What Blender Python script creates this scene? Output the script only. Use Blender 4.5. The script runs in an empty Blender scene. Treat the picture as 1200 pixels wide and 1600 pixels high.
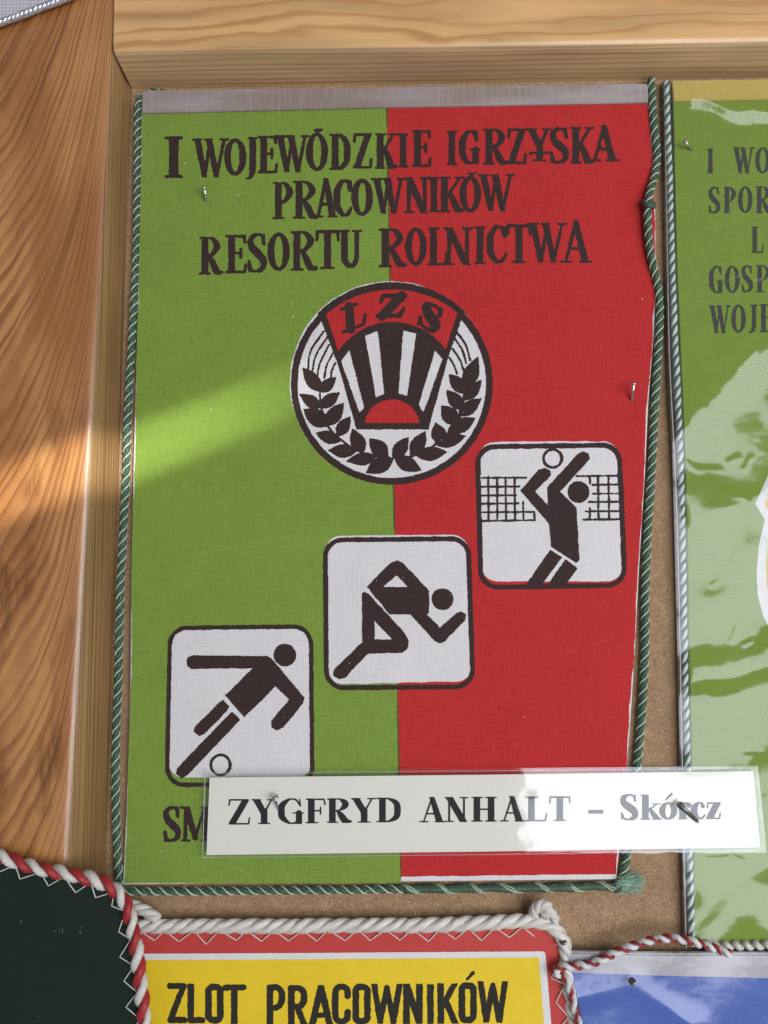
import bpy, bmesh, math, random
import numpy as np
from mathutils import Vector, Matrix

random.seed(7)
rng = np.random.default_rng(11)
S = bpy.context.scene
C = S.collection
R = math.radians

# ------------------------------------------------------------------ camera
# The board stands upright in the XZ plane (front towards -Y).  Units: metres.
F_PX, W_PX, H_PX = 1300.0, 1200.0, 1600.0
DIST = 0.276
PITCH, ROLL = R(6.5), R(1.0)
cam_d = bpy.data.cameras.new('camera')
cam = bpy.data.objects.new('camera', cam_d)
C.objects.link(cam)
S.camera = cam
cam_d.sensor_fit = 'VERTICAL'
cam_d.sensor_height = 24.0
cam_d.lens = 24.0 * F_PX / H_PX
cam_d.clip_start = 0.01
cam_d.clip_end = 20
fw = Vector((0, math.cos(PITCH), math.sin(PITCH)))
rt = Vector((1, 0, 0))
up = rt.cross(fw)
rt2 = rt * math.cos(ROLL) - up * math.sin(ROLL)
up2 = up * math.cos(ROLL) + rt * math.sin(ROLL)
cam_pos = -fw * DIST
Mc = Matrix((rt2, up2, -fw)).transposed().to_4x4()
Mc.translation = cam_pos
cam.matrix_world = Mc

S.render.resolution_x, S.render.resolution_y = 768, 1024

# ------------------------------------------------------------------ light
world = bpy.data.worlds.new('World')
S.world = world
world.use_nodes = True
bg = world.node_tree.nodes['Background']
bg.inputs[0].default_value = (0.95, 0.95, 1.0, 1)
bg.inputs[1].default_value = 0.24


def area_light(name, loc, target, sx, sy, power, col):
    d = bpy.data.lights.new(name, 'AREA')
    d.shape = 'RECTANGLE'
    d.size, d.size_y = sx, sy
    d.energy = power
    d.color = col
    o = bpy.data.objects.new(name, d)
    C.objects.link(o)
    o.location = loc
    o.rotation_euler = (Vector(target) - Vector(loc)).to_track_quat('-Z', 'Y').to_euler()
    return o


# daylight window to the right of the photographer, facing the board
window = area_light('window_light', (0.90, -1.0, -0.145), (0.90, 0, -0.145), 1.40, 0.79, 20.0, (0.98, 0.985, 1.0))
# narrow sliver of sun that slips past the window edge onto frame and pennant
sd = bpy.data.lights.new('sun_sliver', 'SPOT')
sd.energy = 105.0
sd.color = (1.0, 0.96, 0.87)
sd.spot_size = R(20)
sd.spot_blend = 1.0
sd.shadow_soft_size = 0.01
sliver = bpy.data.objects.new('sun_sliver', sd)
C.objects.link(sliver)

S.view_settings.view_transform = 'Standard'
S.view_settings.look = 'None'
S.view_settings.gamma = 1.0
S.view_settings.exposure = 0.0
S.view_settings.use_curve_mapping = False
S.render.engine = 'CYCLES'

MM = 0.001


def P(px, py, h):
    """photo pixel -> point on the plane standing h metres in front of the board"""
    d = fw + rt2 * ((px - W_PX / 2) / F_PX) - up2 * ((py - H_PX / 2) / F_PX)
    t = (-h - cam_pos.y) / d.y
    return cam_pos + d * t


_fw, _rt, _up, _cp = (np.array(v) for v in (fw, rt2, up2, cam_pos))


def PN(px, py, h):
    px = np.asarray(px, float); py = np.asarray(py, float)
    d = _fw[None] + _rt[None] * ((px - W_PX / 2) / F_PX)[:, None] - _up[None] * ((py - H_PX / 2) / F_PX)[:, None]
    t = (-h - _cp[1]) / d[:, 1]
    return _cp[None] + d * t[:, None]


PX = (P(601, 800, 0) - P(600, 800, 0)).length      # metres per photo pixel on the board

# aim the sun sliver: long ellipse lying across stile and green cloth
_c = P(-10, 796, 0.003)
_e = P(450, 611, 0.003)
axis = (_e - _c).normalized()
src = _c + Vector((0.34, -0.62, 0.22))
sliver.location = src
zdir = (src - _c).normalized()
xdir = (axis - zdir * axis.dot(zdir)).normalized()
ydir = zdir.cross(xdir)
Mr = Matrix((xdir, ydir, zdir)).transposed().to_4x4()
sliver.matrix_world = Matrix.Translation(src) @ Mr @ Matrix.Diagonal((0.98, 0.031, 1.0, 1.0))


# ------------------------------------------------------------------ shader helper
class N:
    """tiny expression builder on a material's node tree"""
    def __init__(self, mat):
        self.nt = mat.node_tree

    def m(self, op, *a):
        n = self.nt.nodes.new('ShaderNodeMath'); n.operation = op
        for i, v in enumerate(a):
            self.put(n.inputs[i], v)
        return n.outputs[0]

    def put(self, sock, v):
        if isinstance(v, (int, float)):
            sock.default_value = v
        elif isinstance(v, (tuple, list)):
            sock.default_value = tuple(v) + ((1,) if len(sock.default_value) == 4 and len(v) == 3 else ())
        else:
            self.nt.links.new(v, sock)

    def add(s, a, b): return s.m('ADD', a, b)
    def sub(s, a, b): return s.m('SUBTRACT', a, b)
    def mul(s, a, b): return s.m('MULTIPLY', a, b)
    def div(s, a, b): return s.m('DIVIDE', a, b)

    def xyz(self, kind='Object'):
        t = self.nt.nodes.new('ShaderNodeTexCoord')
        s = self.nt.nodes.new('ShaderNodeSeparateXYZ')
        self.nt.links.new(t.outputs[kind], s.inputs[0])
        return s.outputs[0], s.outputs[1], s.outputs[2]

    def vec(self, x, y, z=0.0):
        n = self.nt.nodes.new('ShaderNodeCombineXYZ')
        for i, v in enumerate((x, y, z)):
            self.put(n.inputs[i], v)
        return n.outputs[0]

    def noise(self, v, scale=1.0, detail=2.0, rough=0.5):
        n = self.nt.nodes.new('ShaderNodeTexNoise')
        n.noise_dimensions = '3D'
        self.nt.links.new(v, n.inputs['Vector'])
        n.inputs['Scale'].default_value = scale
        n.inputs['Detail'].default_value = detail
        n.inputs['Roughness'].default_value = rough
        return n.outputs['Fac'] if 'Fac' in n.outputs else n.outputs[0]

    def rng(self, v, a, b, c=0.0, d=1.0, smooth=True):
        n = self.nt.nodes.new('ShaderNodeMapRange')
        n.interpolation_type = 'SMOOTHSTEP' if smooth else 'LINEAR'
        self.put(n.inputs[0], v)
        for i, q in enumerate((a, b, c, d)):
            n.inputs[i + 1].default_value = q
        return n.outputs[0]

    def mix(self, f, a, b):
        n = self.nt.nodes.new('ShaderNodeMix'); n.data_type = 'RGBA'
        self.put(n.inputs[0], f); self.put(n.inputs[6], a); self.put(n.inputs[7], b)
        return n.outputs[2]

    def bump(self, h, strength, dist):
        n = self.nt.nodes.new('ShaderNodeBump')
        n.inputs['Strength'].default_value = strength
        n.inputs['Distance'].default_value = dist
        self.nt.links.new(h, n.inputs['Height'])
        return n.outputs[0]


def new_mat(name):
    m = bpy.data.materials.new(name); m.use_nodes = True
    return m, N(m), m.node_tree.nodes['Principled BSDF']


def cloth_mat(name, col, col2=None, period=0.62, weave=0.16, slub=0.22, bump=0.5, rough=0.85, spec=0.25, diag=False, dirt=0.0, pins=()):
    """woven cloth: threads crossing at `period` mm with uneven, slubby yarns"""
    m, n, b = new_mat(name)
    x, y, z = n.xyz()
    X = n.mul(x, 1000.0); Z = n.mul(z, 1000.0)
    wob = n.sub(n.noise(n.vec(n.mul(X, .5), n.mul(Z, .5)), 1.0, 2), .5)
    wx = n.add(X, n.mul(wob, .5)); wz = n.add(Z, n.mul(wob, .5))
    if diag:
        wx, wz = n.add(wx, wz), n.sub(wx, wz)
    k = math.pi / period
    chk = n.mul(n.add(n.m('SINE', n.mul(wx, 2 * k)), n.m('SINE', n.mul(wz, 2 * k))), .6)
    s1 = n.noise(n.vec(n.mul(X, 2.6), n.mul(Z, .16)), 1.0, 2, .6)
    s2 = n.noise(n.vec(n.mul(X, .16), n.mul(Z, 2.6), 5.0), 1.0, 2, .6)
    grain = n.noise(n.vec(n.mul(X, 1.9), n.mul(Z, 1.9), 9.0), 1.0, 3, .7)
    blot = n.noise(n.vec(n.mul(X, .05), n.mul(Z, .05), 3.0), 1.0, 3, .6)
    tone = n.add(n.mul(chk, weave), n.mul(n.sub(n.add(s1, s2), 1.0), slub * 2.4))
    tone = n.add(tone, n.mul(n.sub(grain, .5), slub * 2.0))
    tone = n.add(tone, n.mul(n.sub(blot, .5), .30))
    f = n.rng(tone, -.6, .6, 0, 1, False)
    c2 = col2 or tuple(min(1, c * 1.32 + .006) for c in col)
    c1 = tuple(c * .70 for c in col)
    c = n.mix(f, c1, c2)
    if dirt > 0:
        d = n.rng(n.noise(n.vec(n.mul(X, .9), n.mul(Z, .28), 21.), 1., 3, .7), .60, .70)
        c = n.mix(n.mul(d, dirt), c, tuple(q * .45 for q in col))
    n.put(b.inputs['Base Color'], c)
    b.inputs['Roughness'].default_value = rough
    b.inputs['Specular IOR Level'].default_value = spec
    hgt = n.add(n.add(n.mul(chk, .5), n.mul(n.add(s1, s2), .7)), n.add(n.mul(grain, .5), n.mul(blot, 12.0)))
    for px_, py_p in pins:                          # cloth drawn in around a nail
        w = P(px_, py_p, .0022)
        dx = n.sub(X, w.x * 1000.); dz = n.sub(Z, w.z * 1000.)
        rr = n.m('SQRT', n.add(n.mul(dx, dx), n.mul(dz, dz)))
        hgt = n.sub(hgt, n.mul(n.m('EXPONENT', n.mul(rr, -.45)), 9.0))
    n.put(b.inputs['Normal'], n.bump(hgt, bump, 0.00012))
    return m


def yarn_mat(name, col, rough=0.42, sheen=0.08, fib=26.0):
    m, n, b = new_mat(name)
    u, v, _ = n.xyz('UV')
    fibre = n.noise(n.vec(n.mul(u, 1.1), n.mul(v, fib)), 1.0, 3, .6)
    blot = n.noise(n.vec(n.mul(u, .35), n.mul(v, .8), 4.), 1.0, 2)
    t = n.add(n.mul(n.sub(fibre, .5), 1.5), n.mul(n.sub(blot, .5), .9))
    f = n.rng(t, -.6, .6, 0, 1, False)
    n.put(b.inputs['Base Color'], n.mix(f, tuple(c * .52 for c in col), tuple(min(.92, c * 1.32 + .01) for c in col)))
    b.inputs['Roughness'].default_value = rough
    b.inputs['Specular IOR Level'].default_value = .5
    b.inputs['Sheen Weight'].default_value = sheen
    n.put(b.inputs['Normal'], n.bump(fibre, .9, .00025))
    return m


def plain_mat(name, col, rough=.5, metal=0.0, spec=.5, scale=600., var=.25, bump=.2):
    m, n, b = new_mat(name)
    x, y, z = n.xyz()
    q = n.noise(n.vec(x, y, z), scale, 4, .65)
    n.put(b.inputs['Base Color'], n.mix(n.rng(q, .3, .7), tuple(c * (1 - var) for c in col), tuple(min(1, c * (1 + var)) for c in col)))
    n.put(b.inputs['Roughness'], n.rng(q, .25, .75, max(.02, rough - .1), min(1, rough + .12)))
    b.inputs['Metallic'].default_value = metal
    b.inputs['Specular IOR Level'].default_value = spec
    n.put(b.inputs['Normal'], n.bump(q, bump, .0001))
    return m


def film_mat(name, base, rough, bump_mm, scale, milky=.03, tint=(1, 1, 1), detail=3):
    """clear plastic film: lets light through, mirrors the window"""
    m = bpy.data.materials.new(name); m.use_nodes = True
    nt = m.node_tree; nt.nodes.clear(); n = N(m)
    out = nt.nodes.new('ShaderNodeOutputMaterial')
    tr = nt.nodes.new('ShaderNodeBsdfTransparent'); tr.inputs[0].default_value = tuple(tint) + (1,)
    gl = nt.nodes.new('ShaderNodeBsdfGlossy'); gl.inputs['Roughness'].default_value = rough; gl.inputs['Color'].default_value = (.86, .91, 1, 1)  # blue of the reflected daylight is put into the gloss colour
    df = nt.nodes.new('ShaderNodeBsdfDiffuse'); df.inputs[0].default_value = (.8, .82, .85, 1)
    x, y, z = n.xyz()
    h = n.noise(n.vec(x, y, z), scale, detail, .55)
    nrm = n.bump(h, 1.0, bump_mm * MM)
    nt.links.new(nrm, gl.inputs['Normal'])
    lw = nt.nodes.new('ShaderNodeLayerWeight'); lw.inputs['Blend'].default_value = .5
    fac = n.add(n.mul(n.m('POWER', lw.outputs['Facing'], 5.0), 1 - base), base)
    m1 = nt.nodes.new('ShaderNodeMixShader'); m1.inputs[0].default_value = milky
    nt.links.new(tr.outputs[0], m1.inputs[1]); nt.links.new(df.outputs[0], m1.inputs[2])
    m2 = nt.nodes.new('ShaderNodeMixShader')
    nt.links.new(fac, m2.inputs[0]); nt.links.new(m1.outputs[0], m2.inputs[1]); nt.links.new(gl.outputs[0], m2.inputs[2])
    nt.links.new(m2.outputs[0], out.inputs[0])
    return m


# ------------------------------------------------------------------ object helpers
def tag(o, label, cat=None, group=None):
    o['label'] = label
    if cat: o['category'] = cat
    if group: o['group'] = group


def thing(name, label, cat, loc, group=None):
    o = bpy.data.objects.new(name, None); C.objects.link(o)
    o.empty_display_size = .01
    o.location = loc
    tag(o, label, cat, group)
    return o


def root_of(p):
    v = Vector((0, 0, 0))
    while p is not None:
        v += p.location; p = p.parent
    return v


def link(name, me, mat, parent=None, smooth=False):
    o = bpy.data.objects.new(name, me); C.objects.link(o)
    for q in (mat if isinstance(mat, (list, tuple)) else [mat]):
        me.materials.append(q)
    if parent is not None:
        o.parent = parent
        o.location = -root_of(parent)
    if smooth:
        me.shade_smooth()
    return o


def from_py(verts, faces):
    me = bpy.data.meshes.new('mesh')
    me.from_pydata([tuple(v) for v in verts], [], faces)
    me.update()
    return me


def catmull(pts, n=8, closed=False):
    pts = [np.array(p, float) for p in pts]
    if len(pts) < 3 and not closed:
        return [pts[0] + (pts[-1] - pts[0]) * t for t in np.linspace(0, 1, n + 1)]
    out = []
    m = len(pts)
    rngi = range(m if closed else m - 1)
    for i in rngi:
        if closed:
            a, b, c, d = (pts[(i + k - 1) % m] for k in range(4))
        else:
            b, c = pts[i], pts[i + 1]
            a = pts[i - 1] if i > 0 else 2 * b - c
            d = pts[i + 2] if i + 2 < m else 2 * c - b
        for k in range(n):
            t = k / n
            out.append(.5 * ((2 * b) + (c - a) * t + (2 * a - 5 * b + 4 * c - d) * t * t + (3 * b - a - 3 * c + d) * t ** 3))
    if not closed:
        out.append(pts[-1])
    return out


def slab(name, poly, h, thick, mat, parent, bevel=0.0):
    """flat sheet with real thickness; outline in photo pixels at front height h"""
    bm = bmesh.new()
    vs = [bm.verts.new(P(x, y, h)) for x, y in poly]
    f = bm.faces.new(vs)
    bm.normal_update()
    if f.normal.y > 0:
        f.normal_flip()
    r = bmesh.ops.extrude_face_region(bm, geom=[f])
    nv = [e for e in r['geom'] if isinstance(e, bmesh.types.BMVert)]
    # the original face is the front; push the copy back
    for v in nv:
        v.co.y += thick
    bmesh.ops.recalc_face_normals(bm, faces=bm.faces)
    if bevel:
        ed = [e for e in bm.edges if abs(e.verts[0].co.y + h) < 1e-7 and abs(e.verts[1].co.y + h) < 1e-7]
        bmesh.ops.bevel(bm, geom=ed, offset=bevel, segments=3, affect='EDGES')
    bmesh.ops.triangulate(bm, faces=[f for f in bm.faces if len(f.verts) > 4])
    me = bpy.data.meshes.new('mesh'); bm.to_mesh(me); bm.free()
    return link(name, me, mat, parent)


def rope_paths(path, Rr, pitch, r, off, phase, hand, jit=0.0, seg=8, step=10, seed=0):
    """one strand of a laid cord; path is a list of 3-D points"""
    pts = np.array(path)
    d = np.r_[0, np.cumsum(np.linalg.norm(np.diff(pts, axis=0), axis=1))]
    L = d[-1]
    n = max(6, int(L / pitch * step))
    s = np.linspace(0, L, n)
    p = np.stack([np.interp(s, d, pts[:, k]) for k in range(3)], 1)
    ker = 5
    if n > 12:
        pad = np.pad(p, ((ker, ker), (0, 0)), mode='reflect', reflect_type='odd')
        p = np.stack([np.convolve(pad[:, k], np.ones(2 * ker + 1) / (2 * ker + 1), 'valid') for k in range(3)], 1)
    T = np.gradient(p, axis=0); T /= np.linalg.norm(T, axis=1)[:, None]
    up_ = np.array([0, -1.0, 0])
    Nn = up_[None] - T * (T @ up_)[:, None]
    nl = np.linalg.norm(Nn, axis=1); nl[nl < 1e-6] = 1
    Nn /= nl[:, None]
    B = np.cross(Nn, T)
    wander = np.cumsum(np.random.default_rng(seed).normal(0, 1, n)) * jit / math.sqrt(step)
    ph = 2 * math.pi * s / pitch * hand + phase + wander
    c = p + Nn * (off * np.cos(ph))[:, None] + B * (off * np.sin(ph))[:, None]
    T2 = np.gradient(c, axis=0); T2 /= np.linalg.norm(T2, axis=1)[:, None]
    n1 = (c - p); n1 /= np.maximum(np.linalg.norm(n1, axis=1), 1e-9)[:, None]
    n1 -= T2 * np.sum(n1 * T2, 1)[:, None]; n1 /= np.maximum(np.linalg.norm(n1, axis=1), 1e-9)[:, None]
    n2 = np.cross(T2, n1)
    return s, c, n1, n2


def tube_mesh(c, n1, n2, rad, s, unit, seg=8, flat=1.0):
    n = len(c)
    rad = np.broadcast_to(rad, (n,))
    a = np.arange(seg) * 2 * math.pi / seg
    V = c[:, None] + n1[:, None] * (np.cos(a)[None, :, None] * rad[:, None, None] * flat) + n2[:, None] * (np.sin(a)[None, :, None] * rad[:, None, None])
    V = V.reshape(-1, 3)
    F = []
    UV = []
    for i in range(n - 1):
        for j in range(seg):
            k = (j + 1) % seg
            F.append((i * seg + j, i * seg + k, (i + 1) * seg + k, (i + 1) * seg + j))
            u0, u1 = s[i] / unit, s[i + 1] / unit
            UV += [(u0, j / seg), (u0, (j + 1) / seg), (u1, (j + 1) / seg), (u1, j / seg)]
    F.append(tuple(range(seg))[::-1]); UV += [(0, 0)] * seg
    F.append(tuple((n - 1) * seg + j for j in range(seg))); UV += [(0, 0)] * seg
    me = from_py(V, F)
    uv = me.uv_layers.new(name='UVMap')
    uv.data.foreach_set('uv', np.array(UV, float).ravel())
    return me


def rope(name, pxpath, Rr, pitch, strands, parent, hand, jit=.15, closed=False, seg=8, n=10, step=10):
    """laid cord: a part whose strands are sub-parts. pxpath: (px, py, h); radii and pitch in photo pixels"""
    pp = catmull(pxpath, n)
    path = [np.array(P(q[0], q[1], q[2])) for q in pp]
    first = None
    sd_ = int(abs(pxpath[0][0]) * 13 + abs(pxpath[0][1]))
    for i, (mat, r, off, ph) in enumerate(strands):
        s, c, n1, n2 = rope_paths(path, Rr * PX, pitch * PX, r * PX, off * PX, ph, hand, jit, seg, step, sd_)
        wob = 1 + .06 * np.sin(s / (pitch * PX) * 1.7 + i) + .05 * np.sin(s / (pitch * PX) * 4.3 + 2 * i)
        me = tube_mesh(c, n1, n2, r * PX * wob, s, pitch * PX * .5, seg)
        if first is None:
            first = link(name, me, mat, parent, True)
        else:
            link('strand', me, mat, first, True)
    return first


def simple_tube(name, pts3, rad, mat, parent, seg=6, smooth=True):
    p = np.array([np.array(q) for q in pts3])
    s = np.r_[0, np.cumsum(np.linalg.norm(np.diff(p, axis=0), axis=1))]
    T = np.gradient(p, axis=0); T /= np.linalg.norm(T, axis=1)[:, None]
    a = np.array([0.13, -1.0, .21]); n1 = a[None] - T * (T @ a)[:, None]; n1 /= np.linalg.norm(n1, axis=1)[:, None]
    n2 = np.cross(T, n1)
    me = tube_mesh(p, n1, n2, rad, s, .002, seg)
    return link(name, me, mat, parent, smooth)


# ------------------------------------------------------------------ printed shapes (signed distance -> mesh)
class Ink:
    """collects shapes in photo pixels and turns them into one flat, slightly ragged printed mesh"""
    def __init__(self, x0, y0, x1, y1, res=.7):
        self.x = np.arange(x0, x1 + res, res); self.y = np.arange(y0, y1 + res, res); self.res = res
        self.f = np.full((len(self.y), len(self.x)), 1e3)

    def _win(self, x0, y0, x1, y1, pad=5):
        i0 = max(0, int(np.searchsorted(self.x, x0 - pad)) - 1); i1 = min(len(self.x), int(np.searchsorted(self.x, x1 + pad)) + 1)
        j0 = max(0, int(np.searchsorted(self.y, y0 - pad)) - 1); j1 = min(len(self.y), int(np.searchsorted(self.y, y1 + pad)) + 1)
        if i1 <= i0 or j1 <= j0:
            return None
        X, Y = np.meshgrid(self.x[i0:i1], self.y[j0:j1])
        return (slice(j0, j1), slice(i0, i1)), X, Y

    def _put(self, w, d, cut=False):
        if cut:
            self.f[w] = np.maximum(self.f[w], -d)
        else:
            self.f[w] = np.minimum(self.f[w], d)

    def poly(self, pts, cut=False, rnd=0.0):
        pts = np.array(pts, float)
        w = self._win(pts[:, 0].min(), pts[:, 1].min(), pts[:, 0].max(), pts[:, 1].max())
        if w is None: return
        k, X, Y = w
        d = np.full(X.shape, 1e9); ins = np.zeros(X.shape, bool)
        m = len(pts)
        for i in range(m):
            ax, ay = pts[i]; bx, by = pts[(i + 1) % m]
            ex, ey = bx - ax, by - ay
            t = np.clip(((X - ax) * ex + (Y - ay) * ey) / (ex * ex + ey * ey + 1e-12), 0, 1)
            d = np.minimum(d, (X - ax - t * ex) ** 2 + (Y - ay - t * ey) ** 2)
            c = ((ay > Y) != (by > Y))
            with np.errstate(divide='ignore', invalid='ignore'):
                xi = ax + (Y - ay) / (by - ay if by != ay else 1e-9) * ex
            ins ^= c & (X < xi)
        d = np.sqrt(d)
        self._put(k, np.where(ins, -d, d) - rnd, cut)

    def stroke(self, pts, clip=None, cut=False):
        """pts: (x, y, radius)"""
        a = np.array(pts, float)
        mr = a[:, 2].max()
        w = self._win(a[:, 0].min() - mr, a[:, 1].min() - mr, a[:, 0].max() + mr, a[:, 1].max() + mr)
        if w is None: return
        k, X, Y = w
        d = np.full(X.shape, 1e9)
        for i in range(len(a) - 1):
            ax, ay, ar = a[i]; bx, by, br = a[i + 1]
            ex, ey = bx - ax, by - ay
            t = np.clip(((X - ax) * ex + (Y - ay) * ey) / (ex * ex + ey * ey + 1e-12), 0, 1)
            d = np.minimum(d, np.hypot(X - ax - t * ex, Y - ay - t * ey) - (ar + (br - ar) * t))
        if clip is not None:
            (ya, yb) = clip
            d = np.maximum(d, np.maximum(ya - Y, Y - yb))
        self._put(k, d, cut)

    def ellipse(self, cx, cy, rx, ry, cut=False, inner=None, ang=0.0):
        m = max(rx, ry)
        w = self._win(cx - m, cy - m, cx + m, cy + m)
        if w is None: return
        k, X, Y = w
        c, s = math.cos(ang), math.sin(ang)
        U = (X - cx) * c + (Y - cy) * s; V = -(X - cx) * s + (Y - cy) * c

        def sd(a, b):
            k0 = np.hypot(U / a, V / b); k1 = np.hypot(U / a ** 2, V / b ** 2)
            return k0 * (k0 - 1) / np.maximum(k1, 1e-9)
        d = sd(rx, ry)
        if inner:
            d = np.maximum(d, -sd(*inner))
        self._put(k, d, cut)

    def rbox(self, quad, rad, cut=False, ring=None):
        """rounded quadrilateral (TL,TR,BR,BL); ring = line thickness"""
        q = np.array(quad, float); cen = q.mean(0)
        def inset(r):
            out = []
            for i in range(4):
                a, b, c = q[i - 1], q[i], q[(i + 1) % 4]
                u = (a - b) / np.linalg.norm(a - b); v = (c - b) / np.linalg.norm(c - b)
                out.append(b + (u + v) * r)
            return np.array(out)
        ip = inset(rad)
        tmp = Ink.__new__(Ink); tmp.x, tmp.y, tmp.res = self.x, self.y, self.res
        tmp.f = np.full(self.f.shape, 1e3)
        tmp.poly(ip, rnd=0)
        # distances outside the inset polygon are needed up to rad -> evaluate again with a wider window
        w = tmp._win(q[:, 0].min(), q[:, 1].min(), q[:, 0].max(), q[:, 1].max())
        k, X, Y = w
        d = np.full(X.shape, 1e9)
        for i in range(4):
            ax, ay = ip[i]; bx, by = ip[(i + 1) % 4]
            ex, ey = bx - ax, by - ay
            t = np.clip(((X - ax) * ex + (Y - ay) * ey) / (ex * ex + ey * ey), 0, 1)
            d = np.minimum(d, np.hypot(X - ax - t * ex, Y - ay - t * ey))
        d = np.where(tmp.f[k] < 0, -d, d) - rad
        if ring:
            d = np.maximum(d, -(d + ring))
        self._put(k, d, cut)

    def leaf(self, tip, base, wd):
        t = np.array(tip, float); b = np.array(base, float)
        ax = b - t; L = np.linalg.norm(ax); ax /= L; nx = np.array([-ax[1], ax[0]])
        up_, dn = [], []
        for q in np.linspace(0, 1, 11):
            r = wd / 2 * math.sin(math.pi * q ** 1.15) ** .85 if 0 < q < 1 else 0
            up_.append(t + ax * L * q + nx * r); dn.append(t + ax * L * q - nx * r)
        self.poly(up_ + dn[::-1][1:-1])

    def rough(self, amp, cell=2.2, amp2=0.0, cell2=9.0):
        for a, c in ((amp, cell), (amp2, cell2)):
            if a <= 0: continue
            ny, nx = int((self.y[-1] - self.y[0]) / c) + 3, int((self.x[-1] - self.x[0]) / c) + 3
            g = rng.normal(0, 1, (ny, nx))
            yi = (self.y - self.y[0]) / c; xi = (self.x - self.x[0]) / c
            y0 = yi.astype(int); x0 = xi.astype(int); fy = (yi - y0)[:, None]; fx = (xi - x0)[None]
            v = (g[y0][:, x0] * (1 - fy) * (1 - fx) + g[y0 + 1][:, x0] * fy * (1 - fx) + g[y0][:, x0 + 1] * (1 - fy) * fx + g[y0 + 1][:, x0 + 1] * fy * fx)
            self.f = self.f + v * a

    def specks(self, n, rmin, rmax):
        for _ in range(n):
            x = rng.uniform(self.x[0], self.x[-1]); y = rng.uniform(self.y[0], self.y[-1])
            self.ellipse(x, y, rng.uniform(rmin, rmax), rng.uniform(rmin, rmax), cut=True)

    def build(self, name, h, mat, parent):
        f = self.f
        ins = f < 0
        cnt = ins[:-1, :-1].astype(int) + ins[1:, :-1] + ins[:-1, 1:] + ins[1:, 1:]
        vx, vy, faces = [], [], []
        x, y = self.x, self.y
        full = cnt == 4
        for j in range(full.shape[0]):
            row = full[j]
            if not row.any(): continue
            dd = np.diff(np.r_[0, row.astype(int), 0])
            for a, b in zip(np.where(dd == 1)[0], np.where(dd == -1)[0]):
                k = len(vx)
                vx += [x[a], x[b], x[b], x[a]]; vy += [y[j + 1], y[j + 1], y[j], y[j]]
                faces.append((k, k + 1, k + 2, k + 3))
        js, is_ = np.where((cnt > 0) & (cnt < 4))
        for j, i in zip(js, is_):
            cs = ((i, j + 1), (i + 1, j + 1), (i + 1, j), (i, j))
            k = len(vx); m = 0
            for q in range(4):
                (ia, ja), (ib, jb) = cs[q], cs[(q + 1) % 4]
                fa, fb = f[ja, ia], f[jb, ib]
                if fa < 0:
                    vx.append(x[ia]); vy.append(y[ja]); m += 1
                if (fa < 0) != (fb < 0):
                    t = fa / (fa - fb)
                    vx.append(x[ia] + (x[ib] - x[ia]) * t); vy.append(y[ja] + (y[jb] - y[ja]) * t); m += 1
            if m >= 3:
                faces.append(tuple(range(k, k + m)))
            else:
                del vx[k:], vy[k:]
        V = PN(vx, vy, h)
        me = from_py(V, faces)
        return link(name, me, mat, parent)


# ------------------------------------------------------------------ lettering
def CV(*p, n=7): return ('c', p, n)
def LN(*p): return ('l', p)


def ser(a, b, y, n): return LN((a, y, n * .8), ((a + b) / 2, y, n * .9), (b, y, n * .8))


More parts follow.
